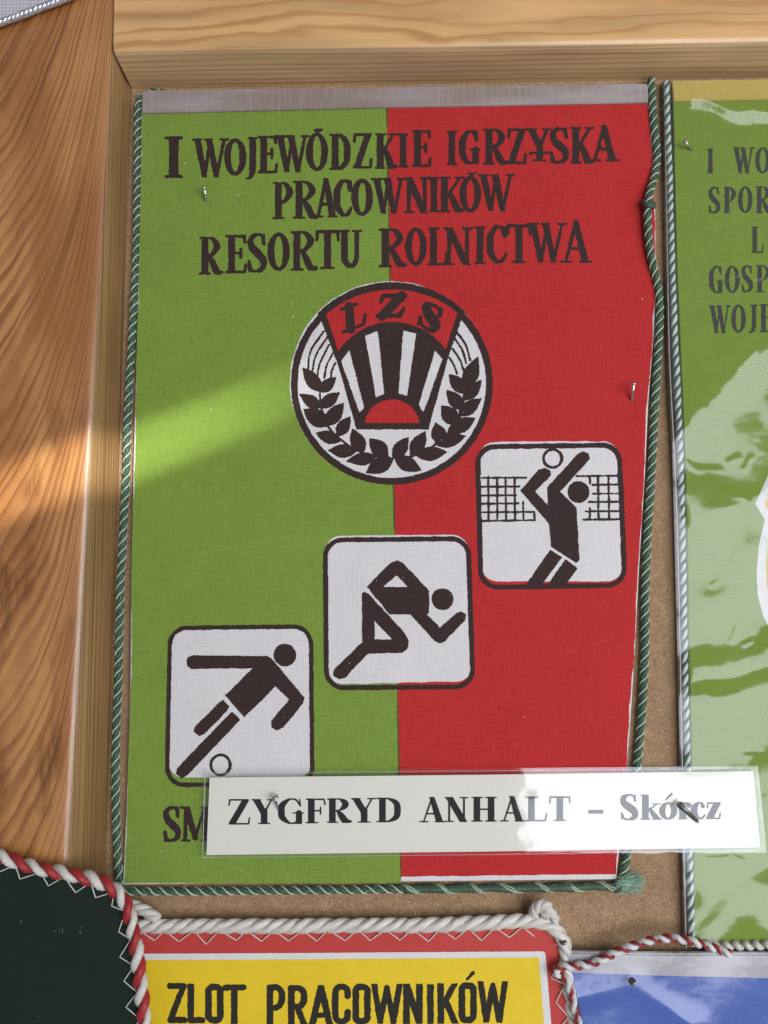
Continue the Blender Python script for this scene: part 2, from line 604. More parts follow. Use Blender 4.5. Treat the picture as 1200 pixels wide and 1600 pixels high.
def glyph(ch, n, sf=1.0):
    """strokes in a unit box; third value is stroke width relative to the stem; n is the hairline"""
    t, bt = .03, .97
    g = {
        'I': [LN((.5, 0, 1), (.5, .5, .92), (.5, 1, 1)), ser(.08, .92, t, n), ser(.08, .92, bt, n)],
        'W': [LN((.13, 0, 1.0), (.345, .98, .75)), LN((.345, .98, n * 1.2), (.5, .06, n)), LN((.46, 0, 1.0), (.68, .98, .75)), LN((.68, .98, n * 1.2), (.90, .02, n)), ser(0, .27, t, n), ser(.36, .55, t, n), ser(.8, 1, t, n)],
        'O': ['O'],
        'J': [CV((.66, 0, 1), (.66, .45, .95), (.64, .78, .95), (.45, .95, .6), (.08, 1.02, n)), ser(.3, 1, t, n)],
        'E': [LN((.28, 0, 1), (.28, 1, 1)), LN((.05, t, n), (.9, t, n * 1.1), (.93, .19, n)), LN((.28, .48, n), (.74, .47, n)), LN((.72, .37, n), (.72, .58, n)), LN((.05, bt, n), (.92, bt, n * 1.1), (.98, .77, n))],
        'F': [LN((.28, 0, 1), (.28, 1, 1)), LN((.05, t, n), (.9, t, n * 1.1), (.95, .24, n)), LN((.28, .49, n), (.74, .49, n)), LN((.73, .36, n), (.73, .62, n)), ser(.03, .6, bt, n)],
        'D': [LN((.25, 0, 1), (.25, 1, 1)), CV((.1, t, n), (.48, t + .01, n * 1.2), (.80, .22, .85), (.86, .5, 1), (.80, .78, .85), (.48, bt - .01, n * 1.2), (.1, bt, n)), ser(.02, .3, t, n), ser(.02, .3, bt, n)],
        'Z': [LN((.07, .24, n), (.10, t, n * 1.1), (.9, t, n * 1.1)), LN((.80, .04, .95), (.20, .96, .95)), LN((.08, bt, n * 1.1), (.92, bt, n * 1.1), (.97, .74, n))],
        'K': [LN((.22, 0, 1), (.22, 1, 1)), LN((.3, .58, n), (.84, .03, n)), CV((.42, .45, n * 1.4), (.60, .68, .95), (.75, .92, 1), (.98, .93, n)), ser(.02, .42, t, n), ser(.02, .42, bt, n), ser(.66, 1, t, n)],
        'R': [LN((.22, 0, 1), (.22, 1, 1)), CV((.1, t, n), (.5, t, n * 1.1), (.76, .24, 1), (.52, .48, n * 1.2), (.26, .51, n)), CV((.42, .5, n * 1.4), (.6, .72, .95), (.78, .94, .95), (1.0, .93, n)), ser(.02, .42, t, n), ser(.02, .44, bt, n)],
        'P': [LN((.26, 0, 1), (.26, 1, 1)), CV((.1, t, n), (.52, t, n * 1.1), (.84, .27, 1), (.55, .53, n * 1.2), (.28, .55, n)), ser(.04, .5, t, n), ser(.03, .52, bt, n)],
        'G': [CV((.84, .25, n), (.70, .06, n * 1.2), (.45, .04, n * 1.4), (.17, .28, .95), (.14, .5, 1), (.18, .74, .95), (.45, .96, n * 1.4), (.68, .95, n * 1.3), (.84, .84, n * 1.4)), LN((.82, .58, .95), (.82, .93, .95)), ser(.58, 1, .57, n), LN((.85, .05, n), (.87, .30, n))],
        'C': [CV((.86, .28, n * 1.3), (.72, .06, n * 1.3), (.48, .04, n * 1.4), (.18, .28, .95), (.15, .5, 1), (.2, .75, .95), (.5, .96, n * 1.4), (.75, .92, n * 1.3), (.93, .76, n)), LN((.88, .06, n), (.88, .30, n * 1.3))],
        'Y': [LN((.17, 0, 1), (.5, .54, .95)), LN((.84, .02, n), (.54, .54, n * 1.3)), LN((.52, .5, 1), (.52, 1, 1)), ser(0, .36, t, n), ser(.66, 1, t, n), ser(.28, .76, bt, n)],
        'S': [CV((.84, .27, n), (.76, .08, n * 1.2), (.48, .035, n * 1.3), (.18, .16, .8), (.24, .36, 1), (.55, .52, 1.15), (.82, .68, 1), (.80, .87, .8), (.5, .97, n * 1.3), (.24, .93, n * 1.2), (.1, .72, n)), LN((.85, .04, n * .8), (.86, .28, n)), LN((.09, .72, n), (.10, .97, n * .8))],
        'A': [LN((.5, .0, n * 1.3), (.15, .98, n)), LN((.47, -.02, .75), (.80, 1.0, 1.05)), LN((.27, .66, n), (.68, .66, n)), ser(0, .32, bt, n), ser(.62, 1, bt, n)],
        'N': [LN((.18, 0, n * 1.3), (.18, 1, n * 1.3)), LN((.17, .0, 1), (.82, 1.0, 1)), LN((.83, 0, n * 1.3), (.83, .98, n * 1.3)), ser(0, .3, t, n), ser(.66, 1, t, n), ser(.02, .36, bt, n)],
        'H': [LN((.22, 0, 1), (.22, 1, 1)), LN((.78, 0, 1), (.78, 1, 1)), LN((.2, .5, n), (.8, .5, n)), ser(.02, .43, t, n), ser(.57, .98, t, n), ser(.02, .43, bt, n), ser(.57, .98, bt, n)],
        'T': [LN((.5, 0, 1), (.5, 1, 1)), LN((.06, .26, n), (.08, t + .01, n * 1.2), (.92, t + .01, n * 1.2), (.94, .26, n)), ser(.25, .75, bt, n)],
        'U': [CV((.22, 0, 1), (.22, .5, 1), (.24, .8, .95), (.5, .96, n * 1.6), (.76, .82, n * 1.6), (.8, .5, n * 1.5), (.8, 0, n * 1.5)), ser(0, .42, t, n), ser(.62, 1, t, n)],
        'L': [LN((.28, 0, 1), (.28, 1, 1)), LN((.04, bt, n), (.9, bt, n * 1.1), (.96, .70, n)), ser(.03, .55, t, n)],
        'M': [LN((.15, 0, n * 1.3), (.12, 1, n * 1.3)), LN((.16, 0, 1), (.48, .9, .8)), LN((.48, .9, n), (.82, 0, n)), LN((.84, 0, 1), (.87, 1, 1)), ser(0, .25, t, n), ser(.74, 1, t, n), ser(0, .27, bt, n), ser(.72, 1, bt, n)],
        # lower case (box = the letter's own extents)
        'k': [LN((.24, 0, 1), (.24, 1, 1)), LN((.3, .70, n), (.78, .37, n)), LN((.46, .58, n * 2), (.80, 1, 1.05)), ser(.02, .3, t, n * .8), ser(.02, .46, bt, n), ser(.56, .96, .37, n * .8), ser(.6, 1, bt, n)],
        'r': [LN((.33, 0, 1), (.33, 1, 1)), CV((.36, .3, n), (.55, .1, n * 1.6), (.8, .1, n * 2)), LN((.80, .16, .8), (.81, .17, .8)), ser(.03, .35, .04, n), ser(.03, .65, .96, n)],
        'c': [CV((.80, .24, .6), (.72, .08, n * 1.4), (.48, .05, n * 1.4), (.2, .3, .95), (.17, .52, 1), (.26, .8, .9), (.55, .95, n * 1.6), (.78, .9, n * 1.4), (.94, .74, n))],
        'z': [LN((.10, .32, n), (.12, .05, n), (.9, .05, n)), LN((.76, .05, 1), (.24, .95, 1)), LN((.08, .95, n), (.9, .95, n), (.95, .66, n))],
        '-': [LN((0, .5, 1), (1, .5, 1))],
    }
    return g[ch]


def sans(ch):
    g = {
        'Z': [LN((.12, .08, .9), (.86, .08, .9), (.14, .92, .9), (.92, .92, .9))],
        'L': [LN((.2, .02, 1), (.2, .92, 1), (.9, .92, .9))],
        'O': ['S'],
        'T': [LN((.06, .08, .9), (.94, .08, .9)), LN((.5, .05, 1), (.5, .98, 1))],
        'P': [LN((.2, .98, 1), (.2, .08, 1)), CV((.2, .08, .9), (.6, .08, .9), (.82, .2, 1), (.82, .42, 1), (.6, .55, .9), (.2, .55, .9), n=5)],
        'R': [LN((.2, .98, 1), (.2, .08, 1)), CV((.2, .08, .9), (.6, .08, .9), (.82, .2, 1), (.82, .40, 1), (.6, .53, .9), (.2, .53, .9), n=5), LN((.5, .55, .9), (.86, .98, 1))],
        'A': [LN((.1, .98, 1), (.5, .05, 1), (.9, .98, 1)), LN((.25, .74, .8), (.75, .74, .8))],
        'C': [CV((.84, .3, 1), (.8, .14, .95), (.5, .07, .9), (.22, .16, .95), (.18, .5, 1), (.22, .84, .95), (.5, .93, .9), (.8, .86, .95), (.84, .7, 1), n=5)],
        'W': [LN((.08, .02, .9), (.28, .95, .9), (.5, .1, .85), (.72, .95, .9), (.92, .02, .9))],
        'N': [LN((.18, .98, 1), (.18, .02, 1), (.82, .98, 1), (.82, .02, 1))],
        'I': [LN((.5, .02, 1), (.5, .98, 1))],
        'K': [LN((.2, .02, 1), (.2, .98, 1)), LN((.24, .6, .9), (.86, .02, .9)), LN((.42, .42, .9), (.88, .98, 1))],
    }
    return g[ch]


def draw_glyph(ink, strokes, x0, x1, y0, y1, stem, hair, slant=0.0, clip=True, rot=0.0):
    w, h = x1 - x0, y1 - y0
    cx, cy = (x0 + x1) / 2, (y0 + y1) / 2
    cr, sr = math.cos(rot), math.sin(rot)

    def mp(u, v):
        x = x0 + u * w + slant * (.5 - v) * h; y = y0 + v * h
        if rot:
            x, y = cx + (x - cx) * cr - (y - cy) * sr, cy + (x - cx) * sr + (y - cy) * cr
        return x, y
    for s in strokes:
        if s == 'O':
            ink.ellipse(cx, cy, w / 2, h / 2, inner=(max(1, w / 2 - stem), h / 2 - hair * stem * 1.25))
            continue
        if s == 'S':
            q = [(x0, y0), (x1, y0), (x1, y1), (x0, y1)]
            ink.rbox(q, w * .42, ring=stem)
            continue
        pts = s[1]
        if s[0] == 'c':
            pts = catmull(pts, s[2])
        out = []
        for p in pts:
            x, y = mp(p[0], p[1]); out.append((x, y, max(.35, p[2] * stem / 2)))
        ink.stroke(out, clip=(y0, y1) if clip and not rot else None)


def write(ink, items, stem_k, hair, slant=0.0, sf=False, base=None):
    """items: (char, x0, x1, y0, y1); stem width = stem_k * line height"""
    for it in items:
        ch, x0, x1, y0, y1 = it[:5]
        hh = base or (y1 - y0)
        st = stem_k * hh * (it[5] if len(it) > 5 else 1)
        draw_glyph(ink, sans(ch) if sf else glyph(ch, hair), x0, x1, y0, y1, st, hair, slant)


# ------------------------------------------------------------------ materials
def board_mat():
    m, n, b = new_mat('fibreboard')
    x, y, z = n.xyz()
    X = n.mul(x, 1000.); Z = n.mul(z, 1000.)
    fib = None
    for k, a in enumerate((10, 55, 100, 150)):
        ca, sa = math.cos(R(a)), math.sin(R(a))
        u = n.add(n.mul(X, ca), n.mul(Z, sa)); v = n.sub(n.mul(Z, ca), n.mul(X, sa))
        q = n.noise(n.vec(n.mul(u, .34), n.mul(v, 2.3), 7. * k), 1., 3, .6)
        fib = q if fib is None else n.m('MAXIMUM', fib, q)
    big = n.noise(n.vec(n.mul(X, .08), n.mul(Z, .08)), 1., 3)
    fine = n.noise(n.vec(n.mul(X, 2.2), n.mul(Z, 2.2), 3.), 1., 4, .7)
    t = n.add(n.add(n.mul(fib, 1.6), n.mul(big, .3)), n.mul(fine, .55))
    c = n.mix(n.rng(t, 1.15, 1.72), (.25, .148, .080), (.56, .37, .21))
    spot = n.rng(n.noise(n.vec(n.mul(X, .55), n.mul(Z, .55), 13.), 1., 2), .66, .72)
    c = n.mix(n.mul(spot, .6), c, (.10, .05, .03))
    n.put(b.inputs['Base Color'], c)
    b.inputs['Roughness'].default_value = .85
    n.put(b.inputs['Normal'], n.bump(n.add(fib, fine), .8, .0003))
    return m


def wood_common(n, b, c, bumpv, rough=.34):
    n.put(b.inputs['Base Color'], c)
    x_, y_, z_ = n.xyz()
    sm = n.noise(n.vec(n.mul(x_, 60.), n.mul(y_, 60.), n.mul(z_, 60.)), 1., 4, .65)
    n.put(b.inputs['Roughness'], n.rng(sm, .3, .7, rough - .08, rough + .14))
    b.inputs['Coat Weight'].default_value = .6
    b.inputs['Coat Roughness'].default_value = .22
    n.put(b.inputs['Normal'], n.bump(bumpv, .25, .0002))


H_FR = 11.0 * MM
ST_F = (P(176, 75, H_FR), P(104, 1335, H_FR))     # stile: front edge of the chamfer
ST_B = (P(206, 137, 0), P(164, 1375, 0))          # stile: foot of the chamfer on the board


def stile_mat():
    m, n, b = new_mat('varnished_pine_flat_sawn')
    x, y, z = n.xyz()
    kx = (ST_F[1].x - ST_F[0].x) / (ST_F[1].z - ST_F[0].z)
    q = .000205
    xe = n.add(n.mul(n.sub(z, ST_F[0].z), kx), ST_F[0].x)
    u = n.div(n.sub(xe, x), q)                       # px from the edge, leftwards
    yd = n.div(n.sub(ST_F[0].z + .02, z), q)         # px downwards
    wob = n.sub(n.noise(n.vec(n.mul(u, .007), n.mul(yd, .0030)), 1., 2, .45), .5)
    wob2 = n.sub(n.noise(n.vec(n.mul(u, .05), n.mul(yd, .007), 4.), 1., 2, .5), .5)
    u2 = n.m('MAXIMUM', n.add(u, 3.0), 0.0)
    lg = n.m('LOGARITHM', n.add(n.div(u2, 26.), 1.0), math.e)
    s = n.mul(yd, 1 / 1350.)
    ph = n.sub(n.mul(lg, n.sub(10.5, n.mul(s, 6.3))), n.mul(yd, .017))
    ph = n.add(ph, n.add(n.mul(wob, 2.4), n.mul(wob2, .45)))
    ph = n.add(ph, n.mul(n.noise(n.vec(n.mul(ph, .55), n.mul(yd, .0008), 51.), 1., 2), 2.6))
    fr = n.m('FRACT', ph)
    wid = n.sub(n.noise(n.vec(n.mul(ph, .6), n.mul(yd, .002), 41.), 1., 2), .5)
    line = n.mul(n.m('SMOOTH_MIN', n.rng(n.add(fr, n.mul(wid, .7)), .30, .85), 1.0, .1), n.rng(fr, .86, 1.0, 1., 0.))
    amp = n.rng(n.noise(n.vec(n.mul(ph, .85), n.mul(yd, .004), 8.), 1., 3, .6), .30, .68, .28, 1.0)
    pore = n.noise(n.vec(n.mul(u, .8), n.mul(yd, .035), 2.), 1., 3, .7)
    patch = n.mul(n.rng(n.noise(n.vec(n.mul(u, .020), n.mul(yd, .0075), 31.), 1., 2), .52, .70), n.rng(yd, 500., 900.))
    patch = n.mul(patch, n.rng(n.noise(n.vec(n.mul(u, .30), n.mul(yd, .02), 37.), 1., 3, .7), .30, .65, .35, 1.))
    tone = n.noise(n.vec(n.mul(u, .014), n.mul(yd, .003), 17.), 1., 2)
    basec = n.mix(n.rng(tone, .3, .7), (.35, .140, .041), (.53, .255, .084))
    c = n.mix(n.mul(n.mul(line, amp), .85), basec, (.19, .062, .015))
    c = n.mix(n.mul(patch, .8), c, (.13, .042, .008))
    c = n.mix(n.rng(pore, .52, .80, 0, .45), c, (.17, .06, .016))
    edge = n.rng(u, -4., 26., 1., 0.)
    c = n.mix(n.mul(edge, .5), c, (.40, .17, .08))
    wood_common(n, b, c, n.add(n.mul(line, -.6), n.mul(pore, .6)))
    return m


def lines_mat(name, axis, period_px, light, dark, wavy=1.0, contrast=.8, wide=False):
    m, n, b = new_mat(name)
    x, y, z = n.xyz()
    q = .000205
    a = n.div(z if axis == 'z' else x, q)          # across the grain
    l = n.div(x if axis == 'z' else z, q)          # along the grain
    d = n.div(y, q)
    a2 = n.add(a, n.mul(d, -.55 if axis == 'z' else .45))
    w1 = n.sub(n.noise(n.vec(n.mul(l, .0028), n.mul(a2, .010)), 1., 2), .5)
    w2 = n.sub(n.noise(n.vec(n.mul(l, .012), n.mul(a2, .03), 6.), 1., 2), .5)
    ph = n.add(n.div(a2, period_px), n.add(n.mul(w1, 3.2 * wavy), n.mul(w2, .6 * wavy)))
    sp = n.noise(n.vec(n.mul(ph, .35), n.mul(l, .0006), 3.), 1., 2)
    ph = n.add(ph, n.mul(sp, 3.0))
    fr = n.m('FRACT', ph)
    if wide:
        line = n.mul(n.rng(fr, .42, .80), n.rng(fr, .82, 1.0, 1., 0.))
    else:
        line = n.mul(n.rng(fr, .25, .75), n.rng(fr, .8, 1.0, 1., 0.))
    amp = n.rng(n.noise(n.vec(n.mul(ph, .8), n.mul(l, .002), 8.), 1., 2), .25, .75, .25, 1.0)
    pore = n.noise(n.vec(n.mul(a2, .9), n.mul(l, .03), 2.), 1., 3, .7)
    tone = n.noise(n.vec(n.mul(a2, .02), n.mul(l, .003), 11.), 1., 2)
    base = n.mix(n.rng(tone, .3, .7), tuple(c * .82 for c in light), tuple(min(1, c * 1.12) for c in light))
    c = n.mix(n.mul(n.mul(line, amp), contrast), base, dark)
    c = n.mix(n.rng(pore, .55, .9, 0, .3), c, dark)
    wood_common(n, b, c, n.add(n.mul(line, -.5), n.mul(pore, .6)))
    return m


M = {}
M['board'] = board_mat()
M['stile'] = stile_mat()
M['stile_edge'] = lines_mat('pine_stile_chamfer', 'x', 6.2, (.30, .175, .072), (.13, .066, .022), .12, .9)
M['rail'] = lines_mat('pine_rail_face', 'z', 27., (.66, .395, .165), (.42, .19, .055), 1.0, .8, True)
M['rail_edge'] = lines_mat('pine_rail_chamfer', 'z', 7.5, (.50, .32, .165), (.25, .14, .065), .16, .75)
M['linen'] = cloth_mat('white_linen', (.68, .66, .68), (.84, .82, .84), weave=.14, slub=.14)
GREEN, RED = (.182, .285, .045), (.47, .024, .027)
M['green'] = cloth_mat('green_print', GREEN, weave=.2, slub=.30, dirt=.4, spec=.15, pins=((323, 316), (215, 680)))
M['red'] = cloth_mat('red_print', RED, (.60, .044, .044), weave=.18, slub=.28, dirt=.3, spec=.12, pins=((987, 627),))
M['ink'] = cloth_mat('dark_brown_ink', (.031, .0165, .0155), (.054, .030, .028), weave=.2, bump=.4, spec=.3)
M['red_em'] = M['red']
def strip_mat():
    m, n, b = new_mat('cloudy_plastic_strip')
    x, y, z = n.xyz()
    t = n.noise(n.vec(n.mul(x, 14.), n.mul(z, 60.)), 1., 3, .6)
    r = n.noise(n.vec(n.mul(x, 900.), n.mul(z, 70.), 4.), 1., 2)
    c = n.mix(n.rng(t, .35, .65), (.27, .205, .175), (.37, .325, .335))
    c = n.mix(n.rng(r, .45, .8, 0, .3), c, (.50, .45, .46))
    n.put(b.inputs['Base Color'], c)
    b.inputs['Roughness'].default_value = .3
    b.inputs['Coat Weight'].default_value = .5
    n.put(b.inputs['Normal'], n.bump(n.add(t, r), .3, .0002))
    return m


M['strip'] = strip_mat()
M['cord_dark'] = yarn_mat('dark_green_cord', (.040, .095, .052))
M['cord_pale'] = yarn_mat('pale_green_thread', (.50, .66, .50), .4)
M['cord_white'] = yarn_mat('white_satin_cord', (.78, .78, .80), .35)
M['cord_teal'] = yarn_mat('teal_thread', (.02, .13, .085))
M['rope_white'] = yarn_mat('off_white_rope', (.70, .66, .62), .38)
M['cord_red'] = yarn_mat('red_cord', (.38, .010, .014), .42)
M['silver'] = plain_mat('silver_bar', (.30, .29, .325), .45, .1, .5, 500., .06, .1)
M['steel'] = plain_mat('nail_steel', (.62, .61, .60), .24, 1.0, .5, 1500., .2, .2)
M['steel_dark'] = plain_mat('nail_steel_dark', (.20, .185, .17), .30, 1.0, .5, 1500., .2, .2)
M['paper'] = plain_mat('cream_paper', (.74, .72, .655), .7, 0, .3, 900., .02, .1)
M['toner'] = plain_mat('black_toner', (.006, .006, .007), .6, 0, .2, 900., .2, .1)
M['film_card'] = film_mat('laminating_film', .064, .05, .05, 45., .004)
M['film_sleeve'] = film_mat('plastic_sleeve', .047, .14, .45, 42., .02, (.97, .98, .96), 4)
M['film_blue'] = film_mat('plastic_sleeve_b', .055, .17, .4, 42., .015, (1, 1, 1), 4)
M['sat_red'] = cloth_mat('red_satin', (.50, .030, .026), (.62, .06, .05), .62, .14, .10, .4, .55, .4, True)
M['sat_yellow'] = cloth_mat('yellow_satin', (.82, .56, .008), (.92, .68, .02), .62, .14, .10, .4, .55, .4, True)
M['sat_white'] = cloth_mat('white_satin_line', (.70, .70, .70), (.86, .86, .86), .9, .5, .1, .6, .5, .4, True)
M['sat_dark'] = cloth_mat('blackish_green_cloth', (.0095, .0185, .013), (.015, .027, .020), .6, .10, .10, .4, .7, .2)
M['sat_blue'] = cloth_mat('blue_print', (.045, .10, .42), (.075, .15, .52), .62, .14, .12)
M['green2'] = cloth_mat('green_print_b', (.17, .255, .014), None, weave=.14, dirt=.1)
M['yellow_band'] = plain_mat('yellow_plastic_band', (.52, .38, .08), .4, 0, .5, 700., .05, .06)
M['ink2'] = cloth_mat('grey_ink', (.028, .030, .024), (.055, .055, .045), weave=.2)
M['thread'] = yarn_mat('white_thread', (.72, .72, .70), .45, .2, 6.)
M['silver_braid'] = plain_mat('silver_braid', (.62, .63, .70), .32, .75, .5, 900., .3, .6)
M['felt'] = cloth_mat('white_brocade', (.52, .50, .54), (.72, .70, .74), 1.2, .25, .25, .9, .5, .4)
M['gold'] = cloth_mat('yellow_print', (.62, .40, .02), None, weave=.14)
M['blackink'] = cloth_mat('black_ink', (.020, .018, .012), (.04, .036, .03), weave=.16)

EPS = .05 * MM

# ------------------------------------------------------------------ backing board
bo = slab('display_board', [(-420, -420), (2000, -420), (2000, 2200), (-420, 2200)], 0.0, 4 * MM, M['board'], None)
bo['kind'] = 'structure'
bo['label'] = 'brown fibreboard backing behind the pennants'


# ------------------------------------------------------------------ wooden frame
def frame_member(name, foot, edge, outer_dir, mats, parent, H, ext, round_r=2.6 * MM):
    """prism with chamfered, eased inner edge; foot/edge are two end points each"""
    (b0, b1), (f0, f1) = foot, edge
    rows = []
    for k in range(2):
        bpt, fpt = (b0, f0) if k == 0 else (b1, f1)
        e1 = (fpt - bpt).normalized()
        e2 = outer_dir.normalized()
        prof = [bpt + Vector((0, .002, 0)) - e1 * 0.0, bpt]
        a = fpt - e1 * round_r; c = fpt + e2 * round_r
        for t in np.linspace(0, 1, 9):
            prof.append(a * (1 - t) ** 2 + fpt * 2 * t * (1 - t) + c * t * t)
        prof.append(fpt + e2 * ext)
        prof.append(fpt + e2 * ext + Vector((0, H + .002, 0)))
        rows.append(prof)
    n = len(rows[0])
    V = rows[0] + rows[1]
    Fc = []; mi = []
    for i in range(n):
        j = (i + 1) % n
        Fc.append((i, j, n + j, n + i)); mi.append(1 if i < 6 else 0)
    Fc.append(tuple(range(n))[::-1]); mi.append(0)
    Fc.append(tuple(range(n, 2 * n))); mi.append(0)
    bm = bmesh.new()
    bv = [bm.verts.new(v) for v in V]
    for f, q in zip(Fc, mi):
        ff = bm.faces.new([bv[i] for i in f]); ff.material_index = q; ff.smooth = True
    bmesh.ops.recalc_face_normals(bm, faces=bm.faces)
    me = bpy.data.meshes.new('mesh'); bm.to_mesh(me); bm.free()
    o = link(name, me, mats, parent)
    me.set_sharp_from_angle(angle=R(35))
    return o


def along(a, b, t): return a + (b - a) * t


frame = thing('wooden_frame', 'varnished pine frame around the display board', 'frame', P(100, 700, 0))
frame_member('stile', (along(ST_B[0], ST_B[1], -.3), along(ST_B[0], ST_B[1], 1.3)),
             (along(ST_F[0], ST_F[1], -.3), along(ST_F[0], ST_F[1], 1.3)), Vector((-1, 0, 0)), [M['stile'], M['stile_edge']], frame, H_FR, .085)
HR = H_FR + 1.0 * MM
ra, rb = P(177, 136.5, 0), P(1100, 121, 0)
ea, eb = P(177, 80, HR), P(1100, 66, HR)
ra = P(206.5, 139, 0); rb = P(1100, 123.5, 0); ra2 = ra
frame_member('rail', (ra2, along(ra, rb, 1.35)), (ea, along(ea, eb, 1.35)), Vector((0, 0, 1)), [M['rail'], M['rail_edge']], frame, HR, .060)

# ------------------------------------------------------------------ the green and red pennant
H1 = 2.2 * MM
LEFT = [(221, 148), (220, 250), (216, 440), (212, 600), (209, 700), (205, 900), (203, 1100), (198, 1250), (192, 1382)]
RIGHT = [(1012, 134), (1018, 220), (1024, 330), (1025, 450), (1022, 520), (1013, 630), (1008, 740), (1001, 850), (998, 900), (993, 1000), (987, 1100), (980, 1195), (963, 1374)]
pen = thing('pennant', 'green and red linen pennant with round LZS emblem and three sports pictograms', 'pennant', P(600, 780, 0))
slab('cloth', LEFT + RIGHT[::-1], H1, 1.4 * MM, M['linen'], pen, .25 * MM)


def interp(line, y):
    ys = [p[1] for p in line]; xs = [p[0] for p in line]
    return float(np.interp(y, ys, xs))


def mid(y): return 604.5 + (y - 170) * (626.5 - 604.5) / 1205


BOX_V = [(x / 4.615 + 730, y / 4.615 + 680) for x, y in ((55, 66), (1112, 52), (1158, 1100), (82, 1116))]
BOX_S = [(x / 4.615 + 490, y / 4.615 + 830) for x, y in ((66, 46), (1132, 36), (1168, 1140), (76, 1146))]
BOX_F = [(x / 4.326 + 240, y / 4.326 + 960) for x, y in ((97, 78), (1078, 66), (1088, 1162), (74, 1168))]
HOLE_V = [(x / 4.615 + 730, y / 4.615 + 680) for x, y in ((78, 48), (1090, 40), (1132, 1054), (105, 1056))]
HOLE_S = [(x / 4.615 + 490, y / 4.615 + 830) for x, y in ((78, 32), (1118, 24), (1150, 1082), (90, 1106))]
HOLE_F = [(x / 4.326 + 240, y / 4.326 + 960) for x, y in ((106, 84), (1066, 74), (1074, 1104), (92, 1104))]
ECX, ECY = 612.3, 599.6


def holes(ink):
    ink.ellipse(ECX - 2.4, ECY - 3.2, 157, 157, cut=True)
    ink.rbox(HOLE_V, 26, cut=True)
    ink.rbox(HOLE_S, 27, cut=True)
    ink.rbox(HOLE_F, 27, cut=True)


ys = list(range(150, 1381, 30)) + [1380]
ink = Ink(180, 140, 640, 1392, 1.0)
ink.poly([(interp(LEFT, y) + (.8 if y < 440 else 1.2 + .9 * math.sin(y * .02)), y) for y in ys] + [(mid(y) + 1.0, y) for y in ys[::-1]])
holes(ink); ink.rough(.25, 2.0, .5, 14)
for sx, sy in ((289, 255), (373, 305), (457, 475), (458, 495), (330, 640), (640, 0), (420, 1010), (378, 1360), (252, 1330)):
    ink.ellipse(sx, sy, 1.0, 1.3, cut=True)
ink.build('green_field', H1 + EPS, M['green'], pen)
ink = Ink(595, 130, 1040, 1392, 1.0)
yr = list(range(136, 1366, 30)) + [1366]
ink.poly([(mid(y), y + (4 if y > 1360 else 0)) for y in yr] + [(interp(RIGHT, y) - (1.0 if y < 480 else 1.7 + 0.8 * math.sin(y * .03)), y) for y in yr[::-1]])
holes(ink); ink.rough(.25, 2.0, .7, 16)
for sx, sy in ((1004, 467), (700, 500), (820, 1120)):
    ink.ellipse(sx, sy, 1.0, 1.2, cut=True)
ink.build('red_field', H1 + 1.3 * EPS, M['red'], pen)
M['overprint'] = cloth_mat('red_over_green', (.085, .070, .018), weave=.16)
ink = Ink(598, 160, 640, 1385, .8)
ink.poly([(mid(y) - 1.1, y) for y in (166, 800, 1370)] + [(mid(y) + .9, y) for y in (1370, 800, 166)])
holes(ink); ink.rough(.5, 3., .4, 20)
ink.build('overprint_seam', H1 + 1.5 * EPS, M['overprint'], pen)

# emblem red areas -------------------------------------------------
def E(*pts): return [(x / 3.529 + 440, y / 3.529 + 420) for x, y in pts]


def arc3(a, m_, b, n=14):
    (x1, y1), (x2, y2), (x3, y3) = a, m_, b
    d = 2 * (x1 * (y2 - y3) + x2 * (y3 - y1) + x3 * (y1 - y2))
    ux = ((x1 ** 2 + y1 ** 2) * (y2 - y3) + (x2 ** 2 + y2 ** 2) * (y3 - y1) + (x3 ** 2 + y3 ** 2) * (y1 - y2)) / d
    uy = ((x1 ** 2 + y1 ** 2) * (x3 - x2) + (x2 ** 2 + y2 ** 2) * (x1 - x3) + (x3 ** 2 + y3 ** 2) * (x2 - x1)) / d
    r = math.hypot(x1 - ux, y1 - uy)
    a0, a1 = math.atan2(y1 - uy, x1 - ux), math.atan2(y3 - uy, x3 - ux)
    return [(ux + r * math.cos(a0 + (a1 - a0) * t), uy + r * math.sin(a0 + (a1 - a0) * t)) for t in np.linspace(0, 1, n)]


ink = Ink(450, 435, 775, 765)
ink.poly(E(*(arc3((222, 246), (607, 96), (990, 238)) + arc3((912, 470), (607, 306), (308, 475)))))
ink.poly(E(*(arc3((440, 860), (608, 706), (775, 860)))))
ink.rough(.2)
ink.build('emblem_red', H1 + 1.8 * EPS, M['red'], pen)

# emblem in dark ink ------------------------------------------------
ink = Ink(450, 430, 778, 765, .6)
ink.ellipse(ECX, ECY, 157.8, 157.8, inner=(147.2, 147.2))
# banner outline (dark), cut out red part
ink.poly(E(*(arc3((198, 245), (605, 72), (1012, 238)) + [(985, 300), (915, 500)] + arc3((905, 490), (607, 336), (312, 492)) + [(300, 500), (225, 300)])))
# sunburst body
ink.poly(E(*([(298, 480)] + arc3((312, 446), (607, 300), (908, 440)) + [(922, 480), (810, 886), (414, 886)])))
ink.poly(E(*(arc3((246, 252), (607, 114), (970, 242)) + arc3((905, 446), (607, 292), (312, 454)))), cut=True)
for q in ([(328, 508), (374, 446), (456, 764), (430, 796)], [(460, 368), (532, 342), (567, 690), (520, 706)],
          [(672, 338), (743, 358), (693, 700), (645, 688)], [(847, 450), (887, 498), (782, 796), (757, 746)]):
    ink.poly(E(*q), cut=True)
ink.poly(E(*(arc3((456, 850), (608, 720), (762, 850)))), cut=True)
